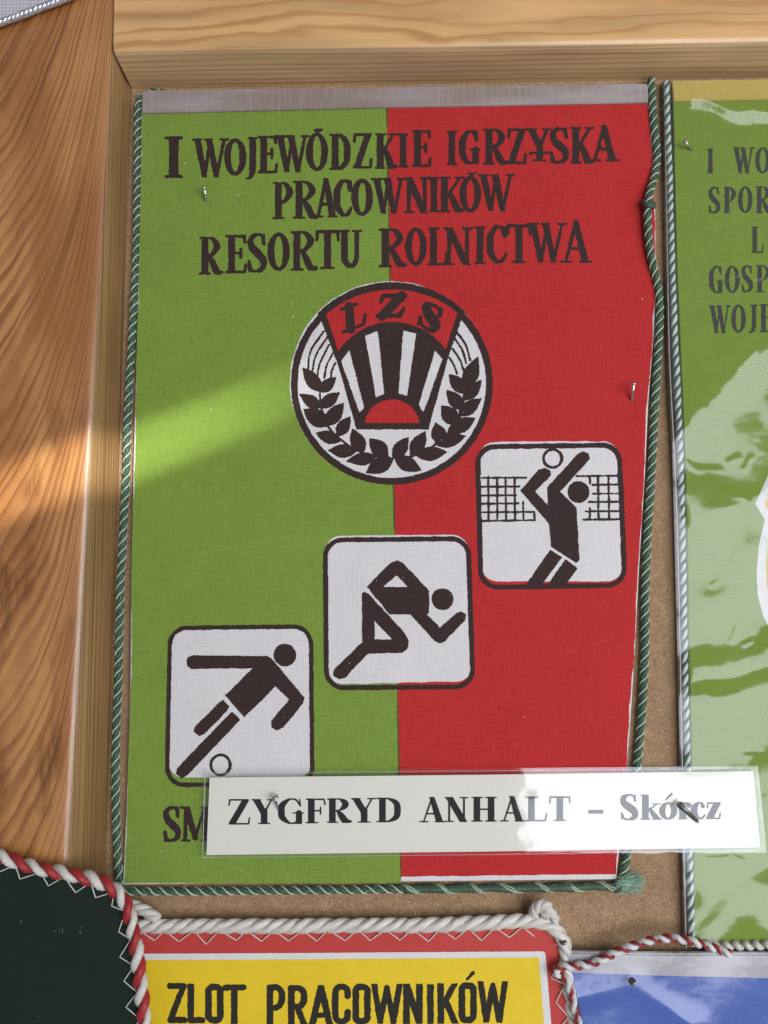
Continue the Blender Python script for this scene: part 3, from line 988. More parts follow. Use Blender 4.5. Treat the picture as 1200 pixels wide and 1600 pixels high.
# wheat
LV = [((116, 545), (222, 680), 80), ((302, 597), (208, 680), 68), ((98, 690), (222, 768), 70), ((321, 678), (210, 770), 70),
      ((118, 772), (262, 866), 96), ((342, 738), (246, 866), 84), ((186, 905), (330, 950), 72), ((380, 812), (306, 925), 72),
      ((256, 1000), (416, 1008), 76), ((388, 880), (450, 1020), 84), ((356, 1062), (525, 1036), 74), ((485, 934), (586, 1045), 92), ((463, 1126), (618, 1044), 92),
      ((1084, 484), (1008, 668), 88), ((922, 578), (1020, 690), 78), ((1104, 612), (1000, 728), 76), ((910, 668), (1004, 780), 78),
      ((1104, 714), (972, 812), 78), ((878, 752), (972, 858), 92), ((1072, 822), (916, 900), 84), ((848, 846), (884, 968), 84),
      ((1018, 922), (840, 964), 84), ((796, 894), (712, 1036), 80), ((918, 1010), (738, 1028), 80), ((700, 928), (614, 1050), 80), ((772, 1112), (622, 1042), 86)]
for t, b_, w in LV:
    (tx, ty), (bx, by) = E(t)[0], E(b_)[0]
    ink.leaf((tx, ty), (bx, by), w / 3.529)
for st in ([(212, 640), (216, 750), (254, 866), (330, 945), (440, 1012), (560, 1042)], [(1012, 660), (998, 770), (962, 856), (880, 948), (745, 1026), (640, 1044)]):
    ink.stroke([(x, y, 1.7) for x, y in E(*[tuple(q) for q in catmull(st, 5)])])
for aw in ([(146, 560), (160, 455), (232, 345)], [(168, 575), (190, 475), (252, 378)], [(196, 600), (212, 520), (262, 420)], [(236, 600), (248, 535), (282, 468)], [(272, 605), (278, 560), (296, 520)],
           [(1040, 505), (1016, 420), (968, 350)], [(1018, 520), (998, 450), (956, 385)], [(1010, 580), (985, 505), (942, 440)], [(968, 580), (950, 530), (925, 490)]):
    ink.stroke([(x, y, 1.6) for x, y in E(*[tuple(q) for q in catmull(aw, 5)])])
# keep the wheat inside the ring
(lx, ly), = E((397, 264)); draw_glyph(ink, [LN((.34, .02, 1.0), (.34, .98, 1.0)), LN((0, .03, .35), (.68, .03, .35)), LN((0, .97, .35), (.9, .97, .4), (1.0, .60, .4))], lx - 19, lx + 19, ly - 18, ly + 18, 14.0, .3, .28, False, R(-20))
(lx, ly), = E((608, 203)); draw_glyph(ink, [LN((.06, .34, .4), (.12, .06, .55), (.92, .06, .55)), LN((.80, .06, 1.15), (.22, .94, 1.15)), LN((.04, .94, .55), (.88, .94, .55), (.97, .62, .45)), LN((.12, .1, .6), (.1, .22, .5)), LN((.84, .9, .6), (.93, .76, .5))], lx - 21, lx + 21, ly - 17.5, ly + 18, 13.5, .3, .18, False, 0)
(lx, ly), = E((822, 266)); draw_glyph(ink, [CV((.85, .28, .4), (.76, .09, .4), (.48, .04, .45), (.2, .18, 1), (.3, .37, 1.15), (.6, .56, 1.25), (.83, .72, 1.1), (.72, .92, .7), (.42, .97, .4), (.2, .9, .4), (.08, .68, .4)), LN((.88, .02, .35), (.86, .30, .5)), LN((.07, .68, .5), (.06, .98, .35))], lx - 18, lx + 18, ly - 20, ly + 20, 13.5, .3, -.18, False, R(26))
ink.rough(.32, 1.8, .25, 8)
ink.specks(90, .35, .75)
ink.build('emblem', H1 + 2.4 * EPS, M['ink'], pen)


# pictograms ----------------------------------------------------------
def T(pts, ox, oy, s): return [(x / s + ox, y / s + oy) for x, y in pts]


ink = Ink(735, 685, 990, 930, .6)
tv = lambda *p: T(p, 730, 680, 4.615)
ink.rbox(BOX_V, 31, ring=8.0)
(bx, by), = tv((617, 168)); ink.ellipse(bx, by, 16.4, 16, inner=(12, 11.8))
(bx, by), = tv((803, 410)); ink.ellipse(bx, by, 17.1, 17.1)
ink.poly(tv((382, 400), (515, 248), (560, 234), (600, 258), (603, 292), (492, 405), (583, 508), (578, 375), (800, 134), (840, 116), (878, 132), (884, 172), (673, 405), (790, 525), (808, 905), (785, 920), (605, 805), (593, 640)))
ink.poly(tv((600, 825), (685, 880), (525, 1092), (412, 1092))); ink.poly(tv((710, 895), (797, 960), (702, 1092), (572, 1092)))
NET = [((95, 308), (425, 306)), ((95, 372), (375, 370)), ((95, 435), (352, 433)), ((95, 494), (368, 492)), ((95, 556), (485, 552)), ((100, 619), (490, 613)),
       ((152, 300), (155, 619)), ((217, 306), (218, 619)), ((277, 303), (282, 619)), ((342, 306), (346, 615)), ((404, 480), (406, 612)), ((484, 550), (488, 613)),
       ((790, 295), (1085, 292)), ((905, 358), (1088, 356)), ((905, 423), (1088, 420)), ((880, 482), (1090, 480)), ((855, 549), (1100, 547)), ((840, 609), (1100, 606)),
       ((885, 298), (887, 350)), ((885, 525), (886, 606)), ((944, 295), (948, 606)), ((1020, 293), (1025, 606))]
for a, b_ in NET:
    (ax, ay), (bx, by) = tv(a, b_)
    ink.stroke([(ax, ay, 1.65), (bx, by, 1.65)])
ink.rough(.32, 1.8, .3, 8); ink.specks(35, .3, .8)
ink.build('volleyball_pictogram', H1 + 2.4 * EPS, M['ink'], pen)

ink = Ink(495, 830, 750, 1090, .6)
tv = lambda *p: T(p, 490, 830, 4.615)
ink.rbox(BOX_S, 31, ring=7.7)
(bx, by), = tv((930, 490)); ink.ellipse(bx, by, 17.2, 17)
ink.poly(tv((383, 400), (555, 228), (600, 210), (645, 228), (834, 430), (834, 590), (818, 600), (912, 695), (1030, 592), (1065, 580), (1098, 603), (1094, 642), (945, 795), (910, 808), (868, 788), (700, 600), (550, 600)))
ink.poly(tv((500, 402), (600, 318), (678, 402)), cut=True)
ink.poly(tv((348, 448), (365, 434), (398, 452), (655, 732), (688, 790), (678, 850), (642, 878), (390, 885), (235, 1050), (185, 1068), (142, 1042), (146, 1000), (350, 800)))
ink.poly(tv((440, 648), (567, 780), (440, 780)), cut=True)
ink.rough(.32, 1.8, .3, 8); ink.specks(60, .3, .9)
ink.build('sprinter_pictogram', H1 + 2.4 * EPS, M['ink'], pen)

ink = Ink(250, 965, 500, 1240, .6)
tv = lambda *p: T(p, 240, 960, 4.326)
ink.rbox(BOX_F, 31, ring=6.9)
(bx, by), = tv((888, 275)); ink.ellipse(bx, by, 17.6, 17.8)
ink.poly(tv((220, 322), (232, 287), (265, 277), (768, 282), (800, 300), (1021, 565), (1010, 600), (880, 762), (832, 787), (795, 762), (795, 722), (915, 576), (825, 487), (612, 696), (485, 548), (667, 365), (255, 368), (228, 350)))
ink.poly(tv((465, 572), (512, 620), (500, 648), (345, 808), (310, 822), (272, 795), (277, 762)))
ink.poly(tv((530, 655), (587, 712), (228, 1088), (190, 1110), (150, 1080), (157, 1043)))
(bx, by), = tv((453, 1018)); ink.ellipse(bx, by, 17.4, 18, inner=(12.7, 13.2))
ink.rough(.32, 1.8, .3, 8); ink.specks(35, .3, .8)
ink.build('football_pictogram', H1 + 2.4 * EPS, M['ink'], pen)

# lettering -----------------------------------------------------------
L1 = [('I', 258, 285, 213, 278, 1.45), ('W', 301, 356, 216, 277), ('O', 350, 385, 216, 274.5), ('J', 383, 401, 214, 280), ('E', 404, 433, 212, 271), ('W', 431, 482, 211, 269), ('O', 478, 513, 207, 267.5), ('D', 516, 547, 209, 265.5), ('Z', 552, 581, 208, 263.5), ('K', 587, 620, 208, 264),
      ('I', 622.5, 637.5, 208, 262), ('E', 644.5, 673, 203, 261), ('I', 698, 714, 204, 258.5), ('G', 718, 749, 203, 257), ('R', 756, 793, 201, 257.5), ('Z', 793, 822, 200.5, 256.5), ('Y', 823, 862, 200, 252.5), ('S', 859, 889, 199, 255.5), ('K', 892, 927, 198, 256), ('A', 923, 966, 195, 252)]
L2 = [('P', 427, 458, 284, 342.5), ('R', 459, 497, 282.5, 342), ('A', 492, 527, 278, 340), ('C', 522, 551, 280, 338.5), ('O', 549, 583, 279, 337.5), ('W', 582, 632, 278, 334), ('N', 632, 670, 276.5, 333.5), ('I', 671, 685, 276.5, 332), ('K', 686, 725, 276, 332), ('O', 718, 752, 275, 332), ('W', 748, 803, 272, 330)]
L3 = [('R', 312.5, 347.5, 370, 429.5), ('E', 353, 385, 367, 427), ('S', 386, 417, 364, 426), ('O', 418, 453, 363, 423.5), ('R', 455, 495, 361, 423), ('T', 493, 531, 359, 420.5), ('U', 531, 564, 359, 418.5), ('R', 592.5, 635, 357, 417.5), ('O', 633, 667, 355.5, 415.5), ('L', 669, 699, 355, 415), ('N', 694, 737, 355, 414.5), ('I', 741, 759, 353.5, 413), ('C', 761, 793, 351.5, 411.5), ('T', 791, 831, 350, 411), ('W', 825, 884, 348, 410.5), ('A', 877, 924, 344, 411)]
L4 = [('S', 255, 282, 1260, 1315.5), ('M', 284, 328, 1260, 1315)]
for k, (ln, box) in enumerate(((L1, (250, 185, 975, 285)), (L2, (420, 262, 810, 350)), (L3, (305, 338, 930, 436)), (L4, (248, 1250, 335, 1322)))):
    ink = Ink(*box, res=.6)
    write(ink, ln, .182, .45, base=60)
    if k == 0:
        ink.stroke([(491, 203.5, 1.6), (496, 206, 2.6), (503, 203, 1.4)]); ink.stroke([(495, 202, 1.6), (500, 204, 2.4), (504, 201, 1)])
        ink.stroke([(829, 240, 2.6), (833, 238.5, 2), (846, 240, 1.8), (860, 238, 2)])
        ink.stroke([(934, 225, 1.4), (946, 236, 1.4)])
    if k == 1:
        ink.stroke([(732, 270, 1.4), (737, 273, 2.6), (744, 269, 1.3)])
    ink.rough(.34, 1.9, .28, 6)
    ink.specks(30 if k < 3 else 4, .3, .7)
    ink.build('lettering', H1 + 2.4 * EPS, M['ink'], pen)

# translucent hanger strip along the top
slab('top_strip', [(221.5, 141), (600, 136), (1010, 130.5), (1013, 134), (1013, 158), (1011, 160), (604, 167.5), (222, 176.5)], H1 + .9 * MM, .85 * MM, M['strip'], pen, .2 * MM)

# cord round the pennant
HC = 1.6 * MM
cs = [(M['cord_dark'], 3.9, 3.0, 0), (M['cord_pale'], 1.5, 5.9, math.pi / 2), (M['cord_dark'], 3.9, 3.0, math.pi), (M['cord_pale'], 1.5, 5.9, 1.5 * math.pi)]
cs = [(m_, r_ * .88, o_ * .88, p_) for m_, r_, o_, p_ in cs]
rope('cord', [(258, 146, HC), (243, 143, HC), (228, 144, HC), (218, 154, HC), (215.5, 180, HC), (215, 280, HC), (213, 400, HC), (207, 520, HC), (200, 640, HC), (197, 750, HC), (190, 880, HC), (187, 960, HC), (185, 1060, HC), (181, 1160, HC), (181, 1260, HC), (184, 1340, HC), (189, 1386, HC)], 7, 33, cs, pen, -1)
rope('cord', [(189, 1392, HC), (300, 1392.5, HC), (420, 1391, HC), (540, 1390, HC), (640, 1388.5, HC)], 7, 36, cs, pen, -1)
# wrapped, loosened end of the cord with windings
cw = [(M['cord_dark'], 6.4, .8, 0), (M['cord_pale'], 1.2, 6.3, 1.0), (M['cord_pale'], 1.0, 6.5, 1.7)]
rope('cord', [(632, 1389, HC), (740, 1388, HC), (850, 1387, HC), (968, 1384, HC)], 7, 50, cw, pen, -1, .5)
HT = 2.6 * MM
rope('cord', [(1017, 122, HT), (1019, 150, HT), (1021, 190, HT), (1026, 230, HT), (1027, 252, HT), (1021, 282, HT + .8 * MM), (1014, 306, HT + 2 * MM), (1012, 330, HT + 2 * MM), (1013, 365, HT + 1.5 * MM), (1018, 405, HT + MM), (1027, 442, HT), (1031, 480, HT), (1030, 520, HT), (1024, 620, HC), (1019, 720, HC), (1012, 830, HC), (1008, 930, HC), (1008, 1010, HC), (1005, 1080, HC), (1000, 1150, HC), (992, 1230, HC), (984, 1300, HC), (977, 1350, HC), (972, 1380, HC)], 6.5, 33,
     [(M['cord_dark'], 3.6, 2.8, 0), (M['cord_pale'], 1.4, 5.3, math.pi / 2), (M['cord_dark'], 3.6, 2.8, math.pi), (M['cord_pale'], 1.4, 5.3, 1.5 * math.pi)], pen, -1)
# knot in the right cord: two small turns around it
kp = []
for a in np.linspace(0, 4.2 * math.pi, 44):
    kp.append(P(1014 + 8.0 * math.cos(a), 316 + 3.6 * math.sin(a + .6) + a * .35, HT + 2 * MM + 1.5 * MM * math.sin(a)))
simple_tube('knot', kp, 3.3 * PX, M['cord_dark'], pen, 8)
# frayed tassel at the lower corner
hairs_v, hairs_f = [], []
for k in range(260):
    a = rng.normal(0.0, .42) - .1
    L = rng.uniform(22, 44)
    p0 = (966 + rng.normal(0, 3), 1382 + rng.normal(0, 5))
    hz = rng.uniform(.8, 3.4) * MM
    pts = []
    cu = rng.normal(0, .35)
    for t in np.linspace(0, 1, 5):
        pts.append(P(p0[0] + L * t * math.cos(a + cu * t), p0[1] - 3 * t + L * t * math.sin(a + cu * t) * .62, hz + .4 * MM * math.sin(3 * t)))
    base = len(hairs_v)
    for q, pt in enumerate(pts):
        w = .55 * PX * (1 - .5 * q / 4)
        for c_ in range(3):
            an = c_ * 2.094
            hairs_v.append(pt + Vector((w * math.cos(an) * .5, w * math.sin(an), w * math.cos(an))))
    for q in range(4):
        for c_ in range(3):
            d_ = (c_ + 1) % 3
            hairs_f.append((base + q * 3 + c_, base + q * 3 + d_, base + q * 3 + 3 + d_, base + q * 3 + 3 + c_))
def stray(path, n, rad_px, L0, h):
    V_, F_ = [], []
    pp = np.array(catmull(path, 8))
    for _ in range(n):
        q = pp[rng.integers(len(pp))]
        a = rng.uniform(0, 2 * math.pi); L = rng.uniform(.4, 1) * L0; cu = rng.normal(0, 1.2)
        x, y = q[0] + rng.normal(0, 3), q[1] + rng.normal(0, 6)
        b0 = len(V_)
        for t in range(5):
            pt = P(x, y, h + .35 * MM * t * rng.uniform(.3, 1))
            for c_ in range(3):
                V_.append(pt + Vector((math.cos(c_ * 2.094), -.3, math.sin(c_ * 2.094))) * rad_px * PX)
            a += cu * .25; x += L / 4 * math.cos(a); y += L / 4 * math.sin(a)
        for t in range(4):
            for c_ in range(3):
                d_ = (c_ + 1) % 3
                F_.append((b0 + t * 3 + c_, b0 + t * 3 + d_, b0 + t * 3 + 3 + d_, b0 + t * 3 + 3 + c_))
    return from_py(V_, F_)


me = from_py(hairs_v, hairs_f)
M['fray'] = plain_mat('frayed_green_fibre', (.30, .47, .36), .5, 0, .4, 900., .3)
tf = link('tassel', me, M['fray'], pen, True)
tf['kind'] = 'stuff'
for path in ([(215, 180), (213, 400), (200, 640), (190, 880), (185, 1060), (181, 1260), (184, 1340)], [(200, 1392), (420, 1391), (640, 1389), (850, 1387), (960, 1384)], [(1019, 150), (1026, 230), (1014, 306), (1018, 405), (1031, 480), (1024, 620), (1012, 830), (1008, 1010), (992, 1230), (975, 1370)]):
    lf = link('loose_fibres', stray(path, 70, .22, 15, 2.6 * MM), M['fray'], pen, True)
    lf['kind'] = 'stuff'
simple_tube('knot', [P(962 + 9 * math.cos(a), 1383 + 9.5 * math.sin(a), HC + 1.2 * MM * math.cos(a * .5)) for a in np.linspace(-1.2, 1.9, 14)], 3.0 * PX, M['cord_dark'], pen, 8)


# ------------------------------------------------------------------ nails
def nail(base, head, h0, hh, label, mat='steel', r=2.3, hr=3.9, bury=1.0 * MM):
    b = P(base[0], base[1], h0); t = P(head[0], head[1], h0 + hh)
    d = (t - b).normalized()
    o = thing('nail', label, 'nail', b, 'small steel nails')
    simple_tube('shank', [b - d * bury, b, b + (t - b) * .5, t], r * PX, M[mat], o, 12)
    simple_tube('head', [t - d * .1 * MM, t, t + d * .45 * MM, t + d * .6 * MM], np.array([hr * .8, hr, hr, hr * .75]) * PX, M[mat], o, 14)
    return o


nail((323, 316), (319, 294), H1, 3.2 * MM, 'shiny nail in the green field under the words I WOJEWÓDZKIE')
nail((987, 627), (990, 600), H1, 4.2 * MM, 'shiny nail in the red field near the pennant’s bulging edge')

# ------------------------------------------------------------------ laminated name card
H2 = 4.6 * MM
card = thing('name_card', 'laminated white name card reading ZYGFRYD ANHALT - Skórcz', 'label', P(750, 1270, 0))
slab('paper', [(327.5, 1215), (760, 1210.5), (1177, 1205), (1187.5, 1324), (760, 1330.5), (322.5, 1336)], H2, .3 * MM, M['paper'], card)
TX = [('Z', 355.5, 391, 1248.5, 1288.5), ('Y', 394, 430, 1248.5, 1287.8), ('G', 434, 474.5, 1247.3, 1287.6), ('F', 477.5, 509.5, 1247.6, 1286.6), ('R', 511, 549, 1247.3, 1286), ('Y', 549, 587.5, 1246.8, 1285.6), ('D', 588, 626.5, 1246.3, 1285),
      ('A', 656, 695, 1245.2, 1285), ('N', 695.5, 731, 1245.2, 1284.6), ('H', 736.5, 776, 1244.9, 1284), ('A', 782, 819, 1243.8, 1283.8), ('L', 820.5, 855.5, 1244.4, 1283.4), ('T', 857, 892.5, 1244, 1283),
      ('-', 923, 939, 1265.5, 1271.3, .78), ('S', 969, 996.5, 1240.6, 1281.8), ('k', 1000.5, 1033.5, 1241.5, 1281), ('O', 1030, 1058, 1253.5, 1280.8, .92), ('r', 1060, 1080, 1253.5, 1280.4), ('c', 1081, 1102.5, 1253, 1280.4), ('z', 1103, 1126.5, 1253.3, 1280)]
ink = Ink(345, 1232, 1135, 1296, .5)
write(ink, TX, .268, .24, base=39)
ink.stroke([(1040, 1249.5, .9), (1044, 1245.5, 1.6), (1049, 1241, 2.1)])
ink.rough(.08, 2.)
ink.build('lettering', H2 + EPS, M['toner'], card)


def sheet_grid(name, corners, nx, ny, hfun, mat, parent, smooth=True):
    """film: bilinear patch of photo-pixel corners (TL,TR,BR,BL) with height hfun(px,py)"""
    (tlx, tly), (trx, try_), (brx, bry), (blx, bly) = corners
    V, Fc = [], []
    for j in range(ny + 1):
        v = j / ny
        for i in range(nx + 1):
            u = i / nx
            x = (tlx * (1 - u) + trx * u) * (1 - v) + (blx * (1 - u) + brx * u) * v
            y = (tly * (1 - u) + try_ * u) * (1 - v) + (bly * (1 - u) + bry * u) * v
            V.append(P(x, y, hfun(x, y)))
    for j in range(ny):
        for i in range(nx):
            a = j * (nx + 1) + i
            Fc.append((a, a + nx + 1, a + nx + 2, a + 1))
    return link(name, from_py(V, Fc), mat, parent, smooth)


def vnoise(x, y, seed):
    xi, yi = math.floor(x), math.floor(y)
    fx, fy = x - xi, y - yi
    fx = fx * fx * (3 - 2 * fx); fy = fy * fy * (3 - 2 * fy)

    def hsh(a, b):
        v = math.sin(a * 127.1 + b * 311.7 + seed * 74.7) * 43758.5453
        return (v - math.floor(v)) * 2 - 1
    return (hsh(xi, yi) * (1 - fx) + hsh(xi + 1, yi) * fx) * (1 - fy) + (hsh(xi, yi + 1) * (1 - fx) + hsh(xi + 1, yi + 1) * fx) * fy


def hcard(x, y):
    e = min(x - 312, 1190 - x, y - 1200, 1338 - y)
    d1 = math.exp(-(((x - 433) / 13) ** 2 + ((y - 1262) / 11) ** 2)); d2 = math.exp(-(((x - 1080) / 22) ** 2 + ((y - 1274) / 13) ** 2)); d3 = math.exp(-((((x - 1049) * .75 - (y - 1254)) / 4) ** 2 + ((x - 1049) / 9) ** 2))
    return H2 + .34 * MM + .16 * MM * d1 + .22 * MM * d2 - .1 * MM * d3 - .22 * MM * math.exp(-max(e, 0) / 5.0) + .09 * MM * vnoise(x * .011, y * .017, 5) + .025 * MM * vnoise(x * .045, y * .05, 6)


sheet_grid('laminate_film', [(314.5, 1203.5), (1184.5, 1197), (1198, 1332.5), (311.5, 1341.5)], 160, 40, hcard, M['film_card'], card)
# sealed rim of the pouch: a thin raised bead just outside the paper
M['rim'] = film_mat('laminate_rim', .10, .15, .05, 200., .10)
rim = [(320.5, 1208.5), (760, 1204.3), (1181, 1200.5), (1192.3, 1328.5), (760, 1335.2), (316.5, 1340)]
rimp = []
for i in range(6):
    a, b_ = rim[i], rim[(i + 1) % 6]
    for t in np.linspace(0, 1, 12, endpoint=False):
        rimp.append(P(a[0] + (b_[0] - a[0]) * t, a[1] + (b_[1] - a[1]) * t, H2 + .1 * MM))
rimp.append(rimp[0])
simple_tube('film_rim', rimp, .9 * PX, M['rim'], card, 6)
nail((433.5, 1262), (430, 1246), H2, 2.4 * MM, 'round-headed nail through the card near the letter Y', r=2.2, hr=5.4)
nail((1087, 1281), (1063, 1258), H2, 2.6 * MM, 'bent dark nail leaning across the word Skórcz', 'steel_dark', r=3.2, hr=5.0)

# ------------------------------------------------------------------ right-hand pennant in a plastic sleeve
H3 = 2.6 * MM
pr = thing('pennant', 'olive green pennant in a wrinkled clear plastic sleeve with white and green cord', 'pennant', P(1130, 800, 0))
CL = [(1052, 158), (1055, 300), (1058, 420), (1064, 560), (1070, 700), (1074, 850), (1076, 1000), (1080, 1150), (1084, 1340), (1085, 1474)]
slab('cloth', CL + [(1560, 1468), (1560, 150)], H3, 1.2 * MM, M['green2'], pr, .2 * MM)
slab('top_band', [(1050, 126), (1560, 118), (1560, 149), (1053, 157.5)], H3 + .7 * MM, 1.8 * MM, M['yellow_band'], pr, .25 * MM)
cw = [(M['cord_white'], 3.6, 2.0, 0), (M['cord_teal'], 2.2, 4.6, math.pi / 2), (M['cord_white'], 3.6, 2.0, math.pi), (M['cord_teal'], 2.2, 4.6, 1.5 * math.pi)]
rope('cord', [(x, y, 2.4 * MM) for x, y in ((1041, 128), (1043, 200), (1046, 270), (1048, 350), (1051, 440), (1054, 520), (1058, 600), (1062, 700), (1065, 800), (1067, 900), (1069, 1000), (1071, 1100), (1074, 1200), (1077, 1340), (1079, 1420), (1080, 1470))], 5.5, 34, cw, pr, -1)
ink = Ink(1098, 225, 1215, 530, .6)
RW = [('I', 1105, 1115, 232, 271), ('W', 1146, 1178, 230, 271), ('O', 1180, 1204, 230, 271),
      ('S', 1107, 1125, 291.5, 333.5), ('P', 1131, 1150, 292, 333), ('O', 1153, 1176, 291, 333), ('R', 1181, 1206, 291, 333),
      ('L', 1174, 1193, 354, 395), ('G', 1108.5, 1129, 415, 458.5), ('O', 1132.5, 1156, 415, 458), ('S', 1158.5, 1176, 414, 457), ('P', 1181, 1204, 414, 457),
      ('W', 1108.5, 1141, 477, 520.5), ('O', 1142.5, 1165.5, 476, 520), ('J', 1167, 1184, 476, 520), ('E', 1187.5, 1207, 475, 519)]
write(ink, RW, .17, .34, base=42)
ink.rough(.3, 1.8); ink.specks(15, .3, .7)
ink.build('lettering', H3 + EPS, M['ink2'], pr)
half = [(1240, 725), (1205, 732), (1180, 787), (1195, 812), (1186, 850), (1182, 895), (1184, 930), (1192, 962), (1204, 985), (1240, 1010)]
ink = Ink(1175, 715, 1450, 1020, .8)
ink.poly(half + [(2 * 1310 - x, y) for x, y in half[::-1]])
ink.rough(.2)
ink.build('emblem', H3 + EPS, M['linen'], pr)
ink = Ink(1185, 760, 1440, 960, .8)
ink.ellipse(1203, 787, 7, 10); ink.ellipse(1417, 787, 7, 10)
ink.poly([(1202, 835), (1197, 880), (1198, 915), (1205, 945), (1415, 945), (1422, 915), (1423, 880), (1418, 835)])
ink.build('emblem_yellow', H3 + 2 * EPS, M['gold'], pr)
# white braid along the lower hem
bp = []
for k in range(0, 450):
    t = k / 149
    bp.append(P(1105 + 150 * t, 1478 - 2 * t + 3.2 * math.sin(t * 60), 3.4 * MM + .8 * MM * math.cos(t * 60)))
simple_tube('hem_braid', bp, 4.6 * PX, M['rope_white'], pr, 8)

FOLDS = [((1050, 665), (1330, 415), 40, 1.5), ((1060, 800), (1330, 745), 34, .80), ((1070, 1080), (1330, 985), 44, 1.7),
         ((1085, 1200), (1330, 1065), 36, 1.15), ((1085, 1470), (1330, 1440), 46, 1.3), ((1088, 166), (1330, 150), 24, 1.1),
         ((1070, 945), (1330, 875), 40, .65), ((1080, 1410), (1330, 1290), 42, .9)]
CREASES = []
for _ in range(46):
    cx_, cy_ = rng.uniform(1062, 1215), rng.uniform(240, 1440)
    an_ = rng.normal(-.5, .7); ln_ = rng.uniform(10, 46)
    CREASES.append(((cx_, cy_), (cx_ + ln_ * math.cos(an_), cy_ + ln_ * math.sin(an_)), rng.uniform(3, 6), rng.uniform(.07, .22)))


def hfilm(x, y):
    wx = x + 16 * vnoise(x * .014, y * .014, 1) + 2.5 * vnoise(x * .04, y * .04, 2)
    wy = y + 22 * vnoise(x * .012, y * .012, 3) + 3 * vnoise(x * .035, y * .035, 4)
    h = 0.0
    for (ax, ay), (bx, by), w, a in FOLDS:
        ex, ey = bx - ax, by - ay
        t = ((wx - ax) * ex + (wy - ay) * ey) / (ex * ex + ey * ey)
        tc = min(1, max(0, t))
        sd_ = ((wx - ax) * ey - (wy - ay) * ex) / math.hypot(ex, ey)      # signed: one flank steeper than the other
        d = math.hypot(wx - ax - tc * ex, wy - ay - tc * ey) * (1.25 if sd_ < 0 else .85)
        h += 2.1 * a * (.62 + .38 * tc) * math.exp(-(d / w) ** 2)
    for (ax, ay), (bx, by), w, a in CREASES:
        if abs(x - ax) > 70 or abs(y - ay) > 70:
            continue
        ex, ey = bx - ax, by - ay
        tc = min(1, max(0, ((x - ax) * ex + (y - ay) * ey) / (ex * ex + ey * ey)))
        h += a * math.exp(-(math.hypot(x - ax - tc * ex, y - ay - tc * ey) / w) ** 2)
    # film dips to the nail
    h -= .5 * math.exp(-(((x - 1075) / 14) ** 2 + ((y - 226) / 10) ** 2))
    h += .30 * vnoise(x * .018, y * .022, 7) + .05 * vnoise(x * .05, y * .03, 8)
    edge = max(0., x - 1040)
    return H3 + (1.3 + h * min(1, .2 + edge / 50.)) * MM


sheet_grid('plastic_sleeve', [(1036, 127), (1545, 118), (1560, 1474), (1070, 1480)], 160, 420, hfilm, M['film_sleeve'], pr)
M['film_edge'] = plain_mat('sleeve_edge', (.30, .26, .25), .3, 0, .5, 400., .2)
ep = catmull([(1036, 128), (1040, 350), (1044, 560), (1053, 740), (1058, 900), (1062, 1100), (1064, 1200), (1068, 1400), (1070, 1479)], 8)
ep = [P(x, y, 2.0 * MM) for x, y in ep]
V = []; Fc = []
for q in ep:
    V += [q + Vector((0, -.9 * MM, 0)), q + Vector((.35 * MM, -.9 * MM, 0)), q + Vector((.35 * MM, 1.6 * MM, 0)), q + Vector((0, 1.6 * MM, 0))]
for i in range(len(ep) - 1):
    for j in range(4):
        k = (j + 1) % 4
        Fc.append((i * 4 + j, i * 4 + k, i * 4 + 4 + k, i * 4 + 4 + j))
link('sleeve_edge', from_py(V, Fc), M['film_edge'], pr)
nail((1079, 232), (1071, 222), H3 + .6 * MM, 2.6 * MM, 'small nail pinning the plastic sleeve above the letter I', 'steel', r=2.0, hr=4.0)


# ------------------------------------------------------------------ stitched zigzag
def zigzag(parent, path, h, inner, period, mat, rad=.75, amp0=0.0, jit=.2):
    """path: cord line (px); inner: offset in px towards the cloth; one thread running in V shapes"""
    pp = np.array(catmull(path, 10))
    d = np.r_[0, np.cumsum(np.linalg.norm(np.diff(pp, axis=0), axis=1))]
    n = int(d[-1] / (period / 2))
    pts = []
    for k in range(n):
        s = (k + rng.normal(0, jit * .5)) * period / 2
        x = np.interp(s, d, pp[:, 0]); y = np.interp(s, d, pp[:, 1])
        x2 = np.interp(s + 2, d, pp[:, 0]); y2 = np.interp(s + 2, d, pp[:, 1])
        tx, ty = x2 - x, y2 - y; L = math.hypot(tx, ty) or 1
        nx, ny = -ty / L, tx / L
        o = amp0 if k % 2 == 0 else inner * (1 + rng.normal(0, .07))
        pts.append((x + nx * o, y + ny * o))
    fine = []
    for a, b_ in zip(pts[:-1], pts[1:]):
        for t in np.linspace(0, 1, 6, endpoint=False):
            fine.append(P(a[0] + (b_[0] - a[0]) * t, a[1] + (b_[1] - a[1]) * t, h + .25 * MM + .25 * MM * math.sin(math.pi * t)))
    return simple_tube('stitching', fine, rad * PX, mat, parent, 6)


# ------------------------------------------------------------------ red and yellow pennant
H4 = 3.6 * MM
py_ = thing('pennant', 'yellow and red pennant lettered ZLOT PRACOWNIKÓW with white rope edging', 'pennant', P(550, 1560, 0))
slab('cloth', [(150, 1456), (500, 1451), (866, 1448), (876, 1470), (935, 1960), (150, 1960)], H4, 1.6 * MM, M['sat_red'], py_, .2 * MM)
ink = Ink(150, 1480, 900, 1900, 1.0)
ink.poly([(140, 1490.5), (400, 1489.5), (848, 1486.5), (852, 1488), (887, 1900), (140, 1900)]); ink.rough(.2)
ink.build('white_border', H4 + EPS, M['sat_white'], py_)
ink = Ink(150, 1490, 900, 1890, 1.0)
ink.poly([(140, 1500.5), (400, 1499.5), (842, 1496.2), (873, 1890), (140, 1890)]); ink.rough(.2)
ink.build('yellow_field', H4 + 2 * EPS, M['sat_yellow'], py_)
